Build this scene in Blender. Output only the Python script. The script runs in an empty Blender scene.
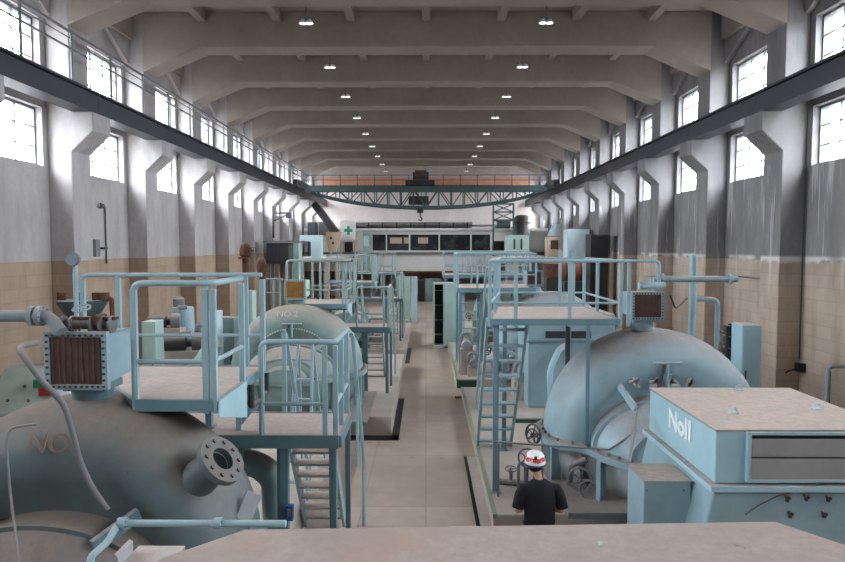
import bpy, bmesh, math, random
from math import sin, cos, pi, sqrt, atan2, radians
from mathutils import Vector, Matrix, Euler
random.seed(7)
S = bpy.context.scene
COL = S.collection
F = 620.0
CZ = 4.1
PITCH, YAW = math.atan(34 / F), math.atan(3.5 / F)
RCAM = Euler((pi / 2 - PITCH, 0, YAW)).to_matrix()


def at(u, v, Y):
    """metric x, z of what the photograph shows at pixel u, v when it stands Y metres down the hall"""
    d = RCAM @ Vector((u - 422.5, 281 - v, -F))
    return d.x / d.y * Y, CZ + d.z / d.y * Y


def UX(u, Y, v=281):
    return at(u, v, Y)[0]


def VZ(v, Y, u=426):
    return at(u, v, Y)[1]


ORD = ['first', 'second', 'third', 'fourth', 'fifth', 'sixth', 'seventh', 'eighth', 'ninth', 'tenth', 'eleventh',
       'twelfth', 'thirteenth', 'fourteenth', 'fifteenth', 'sixteenth']

# ------------------------------------------------------------------ materials


def srgb(r, g, b):
    f = lambda c: (c / 255 / 12.92) if c / 255 <= .04045 else ((c / 255 + .055) / 1.055) ** 2.4
    return (f(r), f(g), f(b), 1)


class NT:
    def __init__(s, name):
        s.m = bpy.data.materials.new(name)
        s.m.use_nodes = True
        s.t = s.m.node_tree
        s.n = s.t.nodes
        s.bsdf = s.n['Principled BSDF']

    def node(s, t, **kw):
        x = s.n.new(t)
        for k, v in kw.items():
            setattr(x, k, v)
        return x

    def link(s, a, b):
        s.t.links.new(a, b)

    def val(s, sock, v):
        if hasattr(v, 'is_output'):
            s.link(v, sock)
        else:
            sock.default_value = v

    def mix(s, fac, a, b, mode='MIX'):
        x = s.node('ShaderNodeMix', data_type='RGBA', blend_type=mode)
        s.val(x.inputs[0], fac)
        s.val(x.inputs[6], a)
        s.val(x.inputs[7], b)
        return x.outputs[2]

    def math(s, op, a, b=0.0, c=None, clamp=False):
        x = s.node('ShaderNodeMath', operation=op, use_clamp=clamp)
        s.val(x.inputs[0], a)
        s.val(x.inputs[1], b)
        if c is not None:
            s.val(x.inputs[2], c)
        return x.outputs[0]

    def rng(s, v, a, b, c=0.0, d=1.0):
        x = s.node('ShaderNodeMapRange', clamp=True)
        s.val(x.inputs[0], v)
        x.inputs[1].default_value, x.inputs[2].default_value = a, b
        x.inputs[3].default_value, x.inputs[4].default_value = c, d
        return x.outputs[0]

    def pos(s):
        return s.node('ShaderNodeNewGeometry').outputs['Position']

    def scaled(s, v, sc):
        x = s.node('ShaderNodeMapping')
        s.link(v, x.inputs[0])
        x.inputs['Scale'].default_value = sc
        return x.outputs[0]

    def noise(s, scale, detail=4, rough=.55, vec=None):
        x = s.node('ShaderNodeTexNoise')
        s.link(vec if vec is not None else s.pos(), x.inputs['Vector'])
        x.inputs['Scale'].default_value = scale
        x.inputs['Detail'].default_value = detail
        x.inputs['Roughness'].default_value = rough
        return x.outputs[0]

    def bump(s, h, strength=.3, dist=.02):
        x = s.node('ShaderNodeBump')
        x.inputs['Strength'].default_value = strength
        x.inputs['Distance'].default_value = dist
        s.link(h, x.inputs['Height'])
        s.link(x.outputs[0], s.bsdf.inputs['Normal'])

    def out(s, col, rough=.6, metal=0.0):
        s.val(s.bsdf.inputs['Base Color'], col)
        s.val(s.bsdf.inputs['Roughness'], rough)
        s.bsdf.inputs['Metallic'].default_value = metal
        return s.m


DUST = srgb(176, 160, 151)


def paint(name, rgb, dust=.8, var=.25, rough=.45, dcol=DUST, scale=2.2, chips=0.0, metal=0.0, film=0.0, lo=.25):
    k = NT(name)
    c = srgb(*rgb)
    dark = tuple(x * (1 - var) for x in c[:3]) + (1,)
    n1 = k.noise(scale, 6, .6)
    col = k.mix(k.rng(n1, .35, .68), c, dark)
    if film:
        col = k.mix(film, col, DUST)
    if chips:
        n3 = k.noise(scale * 9, 5, .6)
        col = k.mix(k.rng(n3, .70 - chips * .1, .76 - chips * .1), col, srgb(88, 70, 58))
    r = rough
    if dust:
        g = k.node('ShaderNodeNewGeometry')
        sx = k.node('ShaderNodeSeparateXYZ')
        k.link(g.outputs['Normal'], sx.inputs[0])
        up = k.rng(sx.outputs['Z'], lo, .95)
        n2 = k.noise(3.0, 5, .65)
        thick = k.rng(n2, .25, .6, .55, 1.0)
        fac = k.math('MULTIPLY', k.math('MULTIPLY', up, thick), dust, clamp=True)
        n4 = k.noise(14, 5, .7)
        dc = k.mix(k.rng(n4, .35, .7), dcol, tuple(x * .78 for x in dcol[:3]) + (1,))
        col = k.mix(fac, col, dc)
        r = k.rng(fac, 0, 1, rough, .95)
    return k.out(col, r, metal)


M = {}
M['blue'] = paint('blue_paint', (136, 172, 184), dust=.9, film=.12)
M['blue_lt'] = paint('pale_blue_paint', (156, 196, 208), dust=.95, var=.12, film=.08)
M['teal'] = paint('teal_paint', (130, 168, 168), dust=.95, film=.15)
M['teal_dk'] = paint('dark_teal_paint', (92, 124, 132), dust=.8)
M['hull'] = paint('worn_shaded_hull_paint', (78, 106, 112), dust=1.0, var=.5, dcol=srgb(132, 117, 106), chips=.4, film=.12, lo=.22)  # base and dust tones darkened for the shade on this hood; chips are wear
M['lowgrey'] = paint('pale_primer', (168, 180, 184), dust=.9, var=.25, film=.25)
M['hull2'] = paint('greenish_hull_paint', (122, 162, 160), dust=1.0, var=.3, dcol=srgb(176, 160, 148), chips=.25, film=.16, lo=.12)
M['hull3'] = paint('sky_hull_paint', (152, 186, 198), dust=1.0, var=.22, dcol=srgb(156, 142, 137), chips=.1, film=.14, lo=.28)
M['rail'] = paint('railing_paint', (146, 180, 190), dust=.35, var=.2, film=.08)
M['railteal'] = paint('greenish_railing_paint', (146, 176, 176), dust=.35, var=.2, film=.15)
M['deckblue'] = paint('deck_edge_paint', (108, 142, 154), dust=.6)
M['pale_green'] = paint('pale_green_paint', (172, 200, 192), dust=.5, var=.12)
M['white_blue'] = paint('white_blue_paint', (196, 218, 224), dust=.5, var=.1)
M['grey'] = paint('grey_metal', (118, 120, 122), dust=.7, var=.3)
M['pipe'] = paint('lagged_pipe', (128, 142, 150), dust=.6, var=.3, rough=.8)
M['dark'] = paint('dark_iron', (52, 52, 54), dust=.6, var=.3)
M['black'] = paint('black_paint_and_shade', (18, 18, 20), dust=0)  # plain black; also paints the shade in gaps, bores and openings
M['rust'] = paint('rusty_iron', (96, 62, 46), dust=.35, var=.5, rough=.9, scale=6)
M['redrust'] = paint('red_oxide', (146, 78, 58), dust=.5, var=.4, rough=.8)
M['grille'] = paint('rusty_grille', (92, 68, 59), dust=0, var=.35, rough=.9, scale=9)
M['ochre'] = paint('ochre_grille', (168, 124, 72), dust=0, var=.35, rough=.9, scale=9)
M['runway'] = paint('runway_steel', (46, 49, 58), dust=.3, var=.15)
M['crane'] = paint('crane_green', (62, 84, 86), dust=.4, var=.25)
M['orange'] = paint('faded_orange', (232, 168, 140), dust=.0, var=.2)
M['dustslab'] = paint('dusty_cover', (150, 156, 160), dust=1.0, dcol=srgb(196, 180, 170), var=.2)
M['dusttop'] = paint('dusty_deck', (150, 150, 148), dust=1.0, dcol=srgb(196, 178, 166), var=.2)
M['beige'] = paint('beige_panel', (196, 178, 156), dust=.3, var=.15)
M['white'] = paint('white_enamel', (226, 226, 222), dust=.2, var=.06)
M['sign_green'] = paint('sign_green', (28, 138, 92), dust=0, var=.08)
M['green_edge'] = paint('green_edge_paint', (136, 160, 130), dust=.35, var=.25)
M['green_dk'] = paint('dark_green_paint', (44, 84, 62), dust=.3, var=.3)
M['letter'] = paint('white_lettering', (224, 232, 234), dust=0, var=.08)
M['letter_old'] = paint('worn_lettering', (206, 204, 198), dust=.3, var=.25)
M['letter_brown'] = paint('brown_lettering', (118, 92, 70), dust=0, var=.3)
M['red'] = paint('red_button', (176, 52, 50), dust=.1)
M['green'] = paint('green_button', (40, 130, 96), dust=.1)
M['ductshade'] = paint('louver_grey', (152, 152, 153), dust=.1, var=.12)
M['skin'] = paint('skin', (196, 150, 126), dust=0, var=.08, rough=.5)
M['shirt'] = paint('black_cotton', (20, 21, 26), dust=0, var=.2, rough=.9)
M['trousers'] = paint('dark_trousers', (36, 40, 52), dust=0, var=.2, rough=.9)
M['hair'] = paint('black_hair', (20, 18, 18), dust=0, var=.2, rough=.7)
M['shoe'] = paint('shoe_leather', (30, 28, 26), dust=.2)
M['clay'] = paint('sink_white', (210, 206, 200), dust=.2)


def helmet_mat():
    k = NT('helmet_shell')
    tc = k.node('ShaderNodeTexCoord').outputs['Object']
    sx = k.node('ShaderNodeSeparateXYZ')
    k.link(tc, sx.inputs[0])
    n = k.noise(16, 3, .6, tc)
    zz = k.math('ADD', sx.outputs['Z'], k.math('MULTIPLY', n, .05))
    band = k.math('MULTIPLY', k.rng(zz, 1.745, 1.752), k.rng(zz, 1.80, 1.807, 1, 0))
    brk = k.rng(k.noise(26, 2, .5, tc), .40, .44)
    col = k.mix(k.math('MULTIPLY', band, brk), srgb(236, 236, 236), srgb(206, 62, 52))
    low = k.rng(sx.outputs['Z'], 1.684, 1.688, 1, 0)
    col = k.mix(low, col, srgb(52, 66, 110))
    return k.out(col, .3)


M['helmet'] = helmet_mat()


def wall_mat(name, plaster, streak, amount, tile_a, tile_b, white_band):
    k = NT(name)
    p = k.pos()
    sx = k.node('ShaderNodeSeparateXYZ')
    k.link(p, sx.inputs[0])
    n1 = k.noise(.55, 6, .6)
    st = k.noise(1.0, 6, .65, k.scaled(p, (1.5, 1.5, .3)))
    fine = k.noise(7, 5, .6)
    col = k.mix(k.rng(n1, .3, .7), plaster, tuple(x * .78 for x in plaster[:3]) + (1,))
    col = k.mix(k.math('MULTIPLY', k.rng(st, .42, .66), amount), col, streak)
    col = k.mix(k.rng(fine, .3, .75, 0, .4), col, tuple(x * .6 for x in plaster[:3]) + (1,))
    # tile dado
    xy = k.math('ADD', sx.outputs['X'], sx.outputs['Y'])
    cb = k.node('ShaderNodeCombineXYZ')
    k.link(xy, cb.inputs[0])
    k.link(sx.outputs['Z'], cb.inputs[1])
    bt = k.node('ShaderNodeTexBrick')
    k.link(cb.outputs[0], bt.inputs['Vector'])
    bt.inputs['Color1'].default_value = tile_a
    bt.inputs['Color2'].default_value = tile_b
    bt.inputs['Mortar'].default_value = tuple(x * .9 for x in tile_b[:3]) + (1,)
    bt.inputs['Scale'].default_value = 1
    bt.inputs['Mortar Size'].default_value = .012
    bt.inputs['Brick Width'].default_value = .62
    bt.inputs['Row Height'].default_value = .31
    st2 = k.noise(1.3, 6, .65, k.scaled(p, (1.6, 1.6, .3)))
    tl = k.mix(k.rng(st2, .45, .72, 0, .5), bt.outputs[0], srgb(126, 104, 86))
    tl = k.mix(k.rng(n1, .45, .75, 0, .3), tl, srgb(196, 180, 164))
    z = sx.outputs['Z']
    if white_band:
        wob = k.math('ADD', z, k.math('MULTIPLY', k.noise(1.6, 5, .7), -.5))
        band = k.math('MULTIPLY', k.math('MULTIPLY', k.rng(wob, 3.46, 3.52), k.rng(z, 3.82, 3.89, 1, 0)), k.rng(k.noise(.5, 2, .5), .44, .52))
        drip = k.noise(1.0, 4, .7, k.scaled(p, (3.2, 3.2, .22)))
        d2 = k.math('MULTIPLY', k.rng(drip, .56, .62), k.math('MULTIPLY', k.rng(z, 2.6, 3.6), k.rng(z, 6.2, 6.3, 1, 0)))
        tl = k.mix(k.math('MULTIPLY', band, .8), tl, srgb(206, 202, 198))
        col = k.mix(k.math('MULTIPLY', band, .8), col, srgb(214, 212, 210))
        tl = k.mix(k.math('MULTIPLY', d2, .45), tl, srgb(206, 200, 196))
        col = k.mix(k.math('MULTIPLY', d2, .35), col, srgb(212, 210, 208))
    f = k.rng(z, 3.735, 3.745)
    c = k.mix(f, tl, col)
    k.bump(fine, .15, .01)
    return k.out(c, .85)


M['wall_w'] = wall_mat('white_plaster_over_tile', srgb(188, 184, 184), srgb(140, 136, 135), .6, srgb(164, 145, 126), srgb(157, 137, 117), False)
M['wall_g'] = wall_mat('grey_plaster_over_tile', srgb(138, 136, 137), srgb(98, 96, 98), .75, srgb(176, 161, 147), srgb(168, 152, 137), True)
M['wall_end'] = wall_mat('end_wall_plaster', srgb(214, 206, 202), srgb(190, 180, 176), .4, srgb(200, 190, 182), srgb(194, 184, 176), False)


def concrete(name, rgb, var=.3, scale=.7, streak=.0, rough=.9, grid=None, spots=0.0, warm=None, fine=.35):
    k = NT(name)
    c = srgb(*rgb)
    n1 = k.noise(scale, 7, .62)
    n2 = k.noise(scale * 9, 6, .65)
    col = k.mix(k.rng(n1, .32, .7), c, tuple(x * (1 - var) for x in c[:3]) + (1,))
    col = k.mix(k.rng(n2, .35, .75, 0, fine), col, tuple(x * .66 for x in c[:3]) + (1,))
    if warm:
        n3 = k.noise(scale * .8, 5, .7)
        col = k.mix(k.rng(n3, .52, .68, 0, .6), col, srgb(*warm))
    if spots:
        n4 = k.noise(scale * 2.2, 4, .7)
        col = k.mix(k.rng(n4, .66, .72, 0, spots), col, tuple(x * .4 for x in c[:3]) + (1,))
    if grid:
        sx = k.node('ShaderNodeSeparateXYZ')
        k.link(k.pos(), sx.inputs[0])
        bt = k.node('ShaderNodeTexBrick')
        k.link(k.pos(), bt.inputs['Vector'])
        bt.inputs['Scale'].default_value = 1
        bt.inputs['Brick Width'].default_value = grid[0]
        bt.inputs['Row Height'].default_value = grid[1]
        bt.inputs['Mortar Size'].default_value = .012
        bt.offset = 0
        bt.inputs['Color1'].default_value = (1, 1, 1, 1)
        bt.inputs['Color2'].default_value = (.86, .85, .84, 1)
        bt.inputs['Mortar'].default_value = (.75, .73, .7, 1)
        col = k.mix(1.0, col, bt.outputs[0], 'MULTIPLY')
    k.bump(n2, .2, .01)
    return k.out(col, rough)


M['floor'] = concrete('aisle_concrete', (196, 180, 166), var=.26, scale=.6, grid=(1.0, 2.4), spots=.5, warm=(190, 164, 142), rough=.75)
M['slab'] = concrete('foundation_concrete', (196, 184, 174), var=.25, scale=.9, spots=.25, rough=.85)
M['roof'] = concrete('roof_concrete', (164, 154, 145), var=.22, scale=.5)
M['column_w'] = M['wall_w']
M['column_g'] = M['wall_g']
M['casing_top'] = concrete('grimy_dust_cover', (172, 157, 149), var=.26, scale=2.0, spots=.6, warm=(158, 134, 122), rough=.95, fine=.75)


def glass_mat():
    k = NT('hazy_window_glass')
    tr = k.node('ShaderNodeBsdfTransparent')
    tr.inputs[0].default_value = (.96, .98, 1, 1)
    gl = k.node('ShaderNodeBsdfGlossy')
    gl.inputs['Roughness'].default_value = .15
    mx = k.node('ShaderNodeMixShader')
    mx.inputs[0].default_value = .07
    k.link(tr.outputs[0], mx.inputs[1])
    k.link(gl.outputs[0], mx.inputs[2])
    k.link(mx.outputs[0], k.n['Material Output'].inputs[0])
    return k.m


M['glass'] = glass_mat()


def darkglass():
    k = NT('control_room_glass')
    return k.out(k.mix(k.rng(k.noise(1.2, 3, .6), .45, .6), srgb(34, 38, 42), srgb(62, 66, 68)), .12)


M['darkglass'] = darkglass()


def lamp_mat():
    k = NT('lamp_lens')
    k.bsdf.inputs['Emission Color'].default_value = (1, .97, .92, 1)
    k.bsdf.inputs['Emission Strength'].default_value = 1.2
    return k.out((.9, .9, .9, 1), .4)


M['lens'] = lamp_mat()

# ------------------------------------------------------------------ mesh helpers
ORG = {}


class MB:
    def __init__(s):
        s.v, s.f, s.sm, s.mi, s.mats = [], [], [], [], []

    def add(s, vs, fs, smooth=False):
        b = len(s.v)
        s.v += [Vector(x) for x in vs]
        for f in fs:
            s.f.append([b + i for i in f])
            s.sm.append(smooth)
        return s

    def merge(s, o, mat):
        """take in another shape with a material of its own"""
        s.mi += [0] * (len(s.f) - len(s.mi))
        s.mats.append(mat)
        b = len(s.v)
        s.v += o.v
        s.f += [[b + i for i in f] for f in o.f]
        s.sm += o.sm
        s.mi += [len(s.mats)] * len(o.f)
        return s

    def loft(s, rings, n=20):
        """rings: (x, y, z, rx, ry) stacked ellipses"""
        b = len(s.v)
        vs = [Vector((x + rx * cos(2 * pi * k / n), y + ry * sin(2 * pi * k / n), z)) for x, y, z, rx, ry in rings for k in range(n)]
        m = len(rings)
        fs = [(i * n + k, i * n + (k + 1) % n, (i + 1) * n + (k + 1) % n, (i + 1) * n + k) for i in range(m - 1) for k in range(n)]
        fs += [tuple(range(n - 1, -1, -1)), tuple((m - 1) * n + k for k in range(n))]
        return s.add(vs, fs, True)

    def box(s, x0, x1, y0, y1, z0, z1, rot=None, c=None):
        vs = [Vector((x, y, z)) for z in (z0, z1) for y in (y0, y1) for x in (x0, x1)]
        if rot is not None:
            c = Vector(c) if c is not None else Vector(((x0 + x1) / 2, (y0 + y1) / 2, (z0 + z1) / 2))
            vs = [c + rot @ (v - c) for v in vs]
        return s.add(vs, [(0, 2, 3, 1), (4, 5, 7, 6), (0, 1, 5, 4), (2, 6, 7, 3), (0, 4, 6, 2), (1, 3, 7, 5)])

    def hexa(s, bot, top):
        return s.add(list(bot) + list(top), [(3, 2, 1, 0), (4, 5, 6, 7), (0, 1, 5, 4), (1, 2, 6, 5), (2, 3, 7, 6), (3, 0, 4, 7)])

    def beam(s, a, b, w, h, up=(0, 0, 1)):
        """rectangular bar from a to b"""
        a, b = Vector(a), Vector(b)
        d = (b - a).normalized()
        upv = Vector(up)
        if abs(d.dot(upv)) > .98:
            upv = Vector((0, 1, 0))
        x = d.cross(upv).normalized() * w / 2
        z = x.cross(d).normalized() * h / 2
        bot = [a - x - z, a + x - z, b + x - z, b - x - z]
        top = [a - x + z, a + x + z, b + x + z, b - x + z]
        return s.hexa(bot, top)

    def prism(s, pts, vec):
        """polygon pts (3-D, planar) pushed along vec"""
        n = len(pts)
        vec = Vector(vec)
        p = [Vector(q) for q in pts]
        return s.add(p + [q + vec for q in p], [tuple(range(n - 1, -1, -1)), tuple(range(n, 2 * n))] + [(i, (i + 1) % n, n + (i + 1) % n, n + i) for i in range(n)])

    def tube(s, pts, r, n=10, cap=True, fillet=0.0, rs=None):
        p = [Vector(q) for q in pts]
        if fillet and len(p) > 2:
            q = [p[0]]
            for i in range(1, len(p) - 1):
                a, b, c = p[i - 1], p[i], p[i + 1]
                fl = min(fillet, (a - b).length * .45, (c - b).length * .45)
                A, C = b + (a - b).normalized() * fl, b + (c - b).normalized() * fl
                for k in range(6):
                    t = k / 5
                    q.append(A * (1 - t) ** 2 + b * 2 * t * (1 - t) + C * t * t)
            q.append(p[-1])
            p = q
        d0 = (p[1] - p[0]).normalized()
        ref = Vector((0, 0, 1)) if abs(d0.z) < .9 else Vector((1, 0, 0))
        nx = d0.cross(ref).normalized()
        rings = []
        for i, c in enumerate(p):
            if i == 0:
                d = p[1] - p[0]
            elif i == len(p) - 1:
                d = p[-1] - p[-2]
            else:
                d = (p[i + 1] - c).normalized() + (c - p[i - 1]).normalized()
            d = d.normalized()
            nx = (nx - d * nx.dot(d)).normalized()
            ny = d.cross(nx)
            rr = rs[i] if rs else r
            rings.append([c + nx * cos(2 * pi * k / n) * rr + ny * sin(2 * pi * k / n) * rr for k in range(n)])
        b = len(s.v)
        s.add([v for R in rings for v in R], [(i * n + k, i * n + (k + 1) % n, (i + 1) * n + (k + 1) % n, (i + 1) * n + k) for i in range(len(rings) - 1) for k in range(n)], True)
        if cap:
            s.f.append([b + k for k in range(n - 1, -1, -1)])
            s.f.append([b + (len(rings) - 1) * n + k for k in range(n)])
            s.sm += [False, False]
        return s

    def lathe(s, prof, c, axis=(0, 0, 1), n=32, a0=0.0, a1=2 * pi, ref=None):
        """prof: (radius, height along the axis); swept a0..a1 about axis at c, from the direction ref"""
        c, ax = Vector(c), Vector(axis).normalized()
        if ref is None:
            ref = Vector((1, 0, 0)) if abs(ax.x) < .9 else Vector((0, 0, 1))
        ex = (Vector(ref) - ax * Vector(ref).dot(ax)).normalized()
        ey = ax.cross(ex)
        full = abs(a1 - a0 - 2 * pi) < 1e-6
        m = n if full else n + 1
        vs = []
        for (r, h) in prof:
            for k in range(m):
                t = a0 + (a1 - a0) * k / n
                vs.append(c + ax * h + (ex * cos(t) + ey * sin(t)) * r)
        fs = []
        for i in range(len(prof) - 1):
            for k in range(n):
                k2 = (k + 1) % m
                fs.append((i * m + k, i * m + k2, (i + 1) * m + k2, (i + 1) * m + k))
        return s.add(vs, fs, True)

    def cyl(s, a, b, r, n=16):
        return s.tube([a, b], r, n)

    def bolts(s, c, axis, R, k, r=.02, h=.03, a0=0, a1=2 * pi, ref=None):
        ax = Vector(axis).normalized()
        rf = Vector(ref) if ref is not None else (Vector((1, 0, 0)) if abs(ax.x) < .9 else Vector((0, 0, 1)))
        ex = (rf - ax * rf.dot(ax)).normalized()
        ey = ax.cross(ex)
        for i in range(k):
            t = a0 + (a1 - a0) * i / k
            p = Vector(c) + (ex * cos(t) + ey * sin(t)) * R
            s.tube([p, p + ax * h], r, 6)
        return s

    def ring(s, c, axis, R, r, n=24, m=8):
        ax = Vector(axis).normalized()
        ref = Vector((1, 0, 0)) if abs(ax.x) < .9 else Vector((0, 0, 1))
        ex = (ref - ax * ref.dot(ax)).normalized()
        ey = ax.cross(ex)
        vs, fs = [], []
        for i in range(n):
            t = 2 * pi * i / n
            d = ex * cos(t) + ey * sin(t)
            for j in range(m):
                q = 2 * pi * j / m
                vs.append(Vector(c) + d * (R + r * cos(q)) + ax * r * sin(q))
        for i in range(n):
            for j in range(m):
                fs.append((i * m + j, ((i + 1) % n) * m + j, ((i + 1) % n) * m + (j + 1) % m, i * m + (j + 1) % m))
        return s.add(vs, fs, True)

    def build(s, name, mat, parent=None, bevel=0.0, label=None, auto=40):
        me = bpy.data.meshes.new(name)
        o = Vector(ORG.get(parent.name, (0, 0, 0))) if parent is not None else Vector((0, 0, 0))
        if parent is None and s.v:
            lo = Vector([min(v[i] for v in s.v) for i in range(3)])
            hi = Vector([max(v[i] for v in s.v) for i in range(3)])
            o = Vector(((lo.x + hi.x) / 2, (lo.y + hi.y) / 2, lo.z))
        me.from_pydata([v - o for v in s.v], [], s.f)
        if s.mats:
            me.polygons.foreach_set('material_index', s.mi + [0] * (len(s.f) - len(s.mi)))
        bm = bmesh.new()
        bm.from_mesh(me)
        bmesh.ops.remove_doubles(bm, verts=bm.verts, dist=1e-5)
        bmesh.ops.recalc_face_normals(bm, faces=bm.faces)
        bm.to_mesh(me)
        bm.free()
        me.polygons.foreach_set('use_smooth', [any(s.sm)] * len(me.polygons))
        if any(s.sm):
            me.set_sharp_from_angle(angle=radians(auto))
        me.materials.append(M[mat] if isinstance(mat, str) else mat)
        for q in s.mats:
            me.materials.append(M[q])
        ob = bpy.data.objects.new(name, me)
        COL.objects.link(ob)
        if parent is not None:
            ob.parent = parent
            ORG[ob.name] = o
        else:
            ob.location = o
            ORG[ob.name] = o
        if bevel:
            b = ob.modifiers.new('bevel', 'BEVEL')
            b.width = bevel
            b.segments = 2
            b.limit_method = 'ANGLE'
        if label:
            ob['label'] = label
        return ob


def tag(o, label=None, cat=None, group=None, kind=None):
    if label:
        o['label'] = label
    if cat:
        o['category'] = cat
    if group:
        o['group'] = group
    if kind:
        o['kind'] = kind
    return o


def thing(name, label, cat, loc=(0, 0, 0), group=None, kind=None):
    o = bpy.data.objects.new(name, None)
    COL.objects.link(o)
    o.empty_display_size = .1
    o.location = loc
    ORG[o.name] = Vector(loc)
    return tag(o, label, cat, group, kind)


def struct(o, label, cat):
    return tag(o, label, cat, kind='structure')


def copy_tree(o, loc, label=None, mirror=None):
    r = o.copy()
    COL.objects.link(r)
    r.location = loc
    if label:
        r['label'] = label
    for ch in list(o.children):
        c = ch.copy()
        COL.objects.link(c)
        c.parent = r
        for g in list(ch.children):
            d = g.copy()
            COL.objects.link(d)
            d.parent = c
    return r


def text(body, name, mat, parent, loc, size, rot, depth=.003, label=None, align='CENTER', xs=1.0, bold=0.0):
    cu = bpy.data.curves.new(name, 'FONT')
    cu.body = body
    cu.size = size
    cu.extrude = depth
    cu.offset = bold
    cu.align_x = align
    cu.align_y = 'CENTER'
    cu.materials.append(M[mat])
    tmp = bpy.data.objects.new(name, cu)
    o = bpy.data.objects.new(name, bpy.data.meshes.new_from_object(tmp))
    bpy.data.objects.remove(tmp)
    COL.objects.link(o)
    o.parent = parent
    o.location = Vector(loc) - Vector(ORG[parent.name])
    o.rotation_euler = rot
    o.scale = (xs, 1, 1)
    if label:
        o['label'] = label
    return o
SKY, PORTALS, EXPOSURE = 22.0, True, 1.6
# ------------------------------------------------------------------ the hall
Y0, Y1 = -9.0, 54.0
XW, XC, XB = 9.7, 9.08, 8.52
ZC = 11.6
BAY = 4.2
COLS = list(range(-5, 9))
WINS = list(range(-4, 10))
LOW, UPP = (6.15, 7.62), (8.35, 9.85)
ny = lambda n: 16 + BAY * n

struct(MB().box(-10.2, 10.2, Y0 - .5, Y1 + .5, -.3, 0).build('floor', 'floor'), 'grey-brown concrete aisle floor marked off in long slabs', 'floor')

c = MB().box(-10.2, 10.2, Y0 - .5, Y1 + .5, ZC, ZC + .3)
for k in range(-3, 4):
    c.box(k * 2.39 - .13, k * 2.39 + .13, Y0, Y1, ZC - .3, ZC)
struct(c.build('ceiling', 'roof'), 'dark concrete ceiling slab with thin lengthwise joists', 'ceiling')

for side, sg, mt, desc in (('left', -1, 'wall_w', 'long wall of white plaster above a beige tile dado'), ('right', 1, 'wall_g', 'long wall of streaked grey plaster above a beige tile dado')):
    w = MB()
    xa, xb = sorted((sg * XW, sg * 10.15))
    for za, zb in ((0, LOW[0]), (LOW[1], UPP[0]), (UPP[1], ZC)):
        w.box(xa, xb, Y0, Y1, za, zb)
    edges = [Y0] + [e for n in WINS for e in (ny(n) - 3.1, ny(n) - .2)] + [Y1]
    for za, zb in (LOW, UPP):
        for i in range(0, len(edges), 2):
            if edges[i + 1] > edges[i]:
                w.box(xa, xb, edges[i], edges[i + 1], za, zb)
    struct(w.build('wall_' + side, mt), desc, 'wall')
struct(MB().box(-10.15, 10.15, Y1, Y1 + .4, 0, ZC).build('wall_back', 'wall_end'), 'pale end wall above and behind the control room', 'wall')
struct(MB().box(-10.15, 10.15, Y0 - .4, Y0, 0, ZC).build('wall_front', 'wall_end'), 'pale end wall behind the viewer', 'wall')

# windows: one frame and one pane, copied along both walls
wi = 0


def window(sg, n, zr, proto=None, label=None):
    global wi
    wi += 1
    loc = (sg * 9.92, ny(n) - 1.65, zr[0])
    if proto:
        o = copy_tree(proto, loc, label)
        o.name = 'window_%d' % wi
        if sg != (1 if proto.location.x > 0 else -1):
            o.rotation_euler = (0, 0, pi)
        return o
    o = thing('window_%d' % wi, label, 'window', loc, kind='structure')
    H, W = zr[1] - zr[0], 2.9
    x, y, z = loc
    f = MB()
    for s_ in (-1, 1):
        f.box(x - .05, x + .05, y + s_ * W / 2 - .05, y + s_ * W / 2 + .05, z, z + H)
    f.box(x - .05, x + .05, y - W / 2, y + W / 2, z, z + .06).box(x - .05, x + .05, y - W / 2, y + W / 2, z + H - .06, z + H)
    f.build('window_frame', 'grey', o)
    g = MB()
    for i in (1, 2, 3):
        t = .05 if i == 2 else .025
        g.box(x - .02, x + .02, y - W / 2 + W * i / 4 - t / 2, y - W / 2 + W * i / 4 + t / 2, z, z + H)
    for i in (1, 2):
        g.box(x - .025, x + .025, y - W / 2, y + W / 2, z + H * i / 3 - .014, z + H * i / 3 + .014)
    # the opening light in the middle has its own frame
    for yy in (y - .7, y + .7):
        g.box(x - .03, x + .03, yy - .02, yy + .02, z + H / 3, z + H * .95)
    g.build('glazing_bars', 'grey', o)
    MB().box(x - .004, x + .004, y - W / 2, y + W / 2, z, z + H).build('pane', 'glass', o)
    return o


pw = {}
for sg, wn in ((-1, 'white wall'), (1, 'grey wall')):
    for zr, rn in ((LOW, 'under the crane rail'), (UPP, 'above the crane rail')):
        for i, n in enumerate(WINS):
            k = i - 3
            lab = 'steel window %s in the %s, %s bay %s the viewer' % (rn, wn, ORD[abs(k)] if k >= 0 else ORD[-k - 1], 'ahead of' if k >= 0 else 'behind')
            key = zr[0]
            o = window(sg, n, zr, pw.get(key), lab)
            pw.setdefault(key, o)

# columns with crane brackets


def column(sg, mt):
    m = MB()
    p = [(sg * XW, 0), (sg * XC, 0), (sg * XC, 6.56), (sg * XB, 7.08), (sg * XB, 7.56), (sg * XC, 7.56), (sg * XC, ZC), (sg * XW, ZC)]
    m.prism([(x, 16, z) for x, z in p], (0, .9, 0))
    # sloping haunches under the eaves beam on both faces
    for yy, d in ((16, -1), (16.9, 1)):
        m.prism([(sg * 9.52, yy, 9.95), (sg * 9.52, yy + d * 1.5, 10.7), (sg * 9.52, yy, 10.7)], (sg * .18, 0, 0))
    return m.build('column', mt, bevel=.025)


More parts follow.
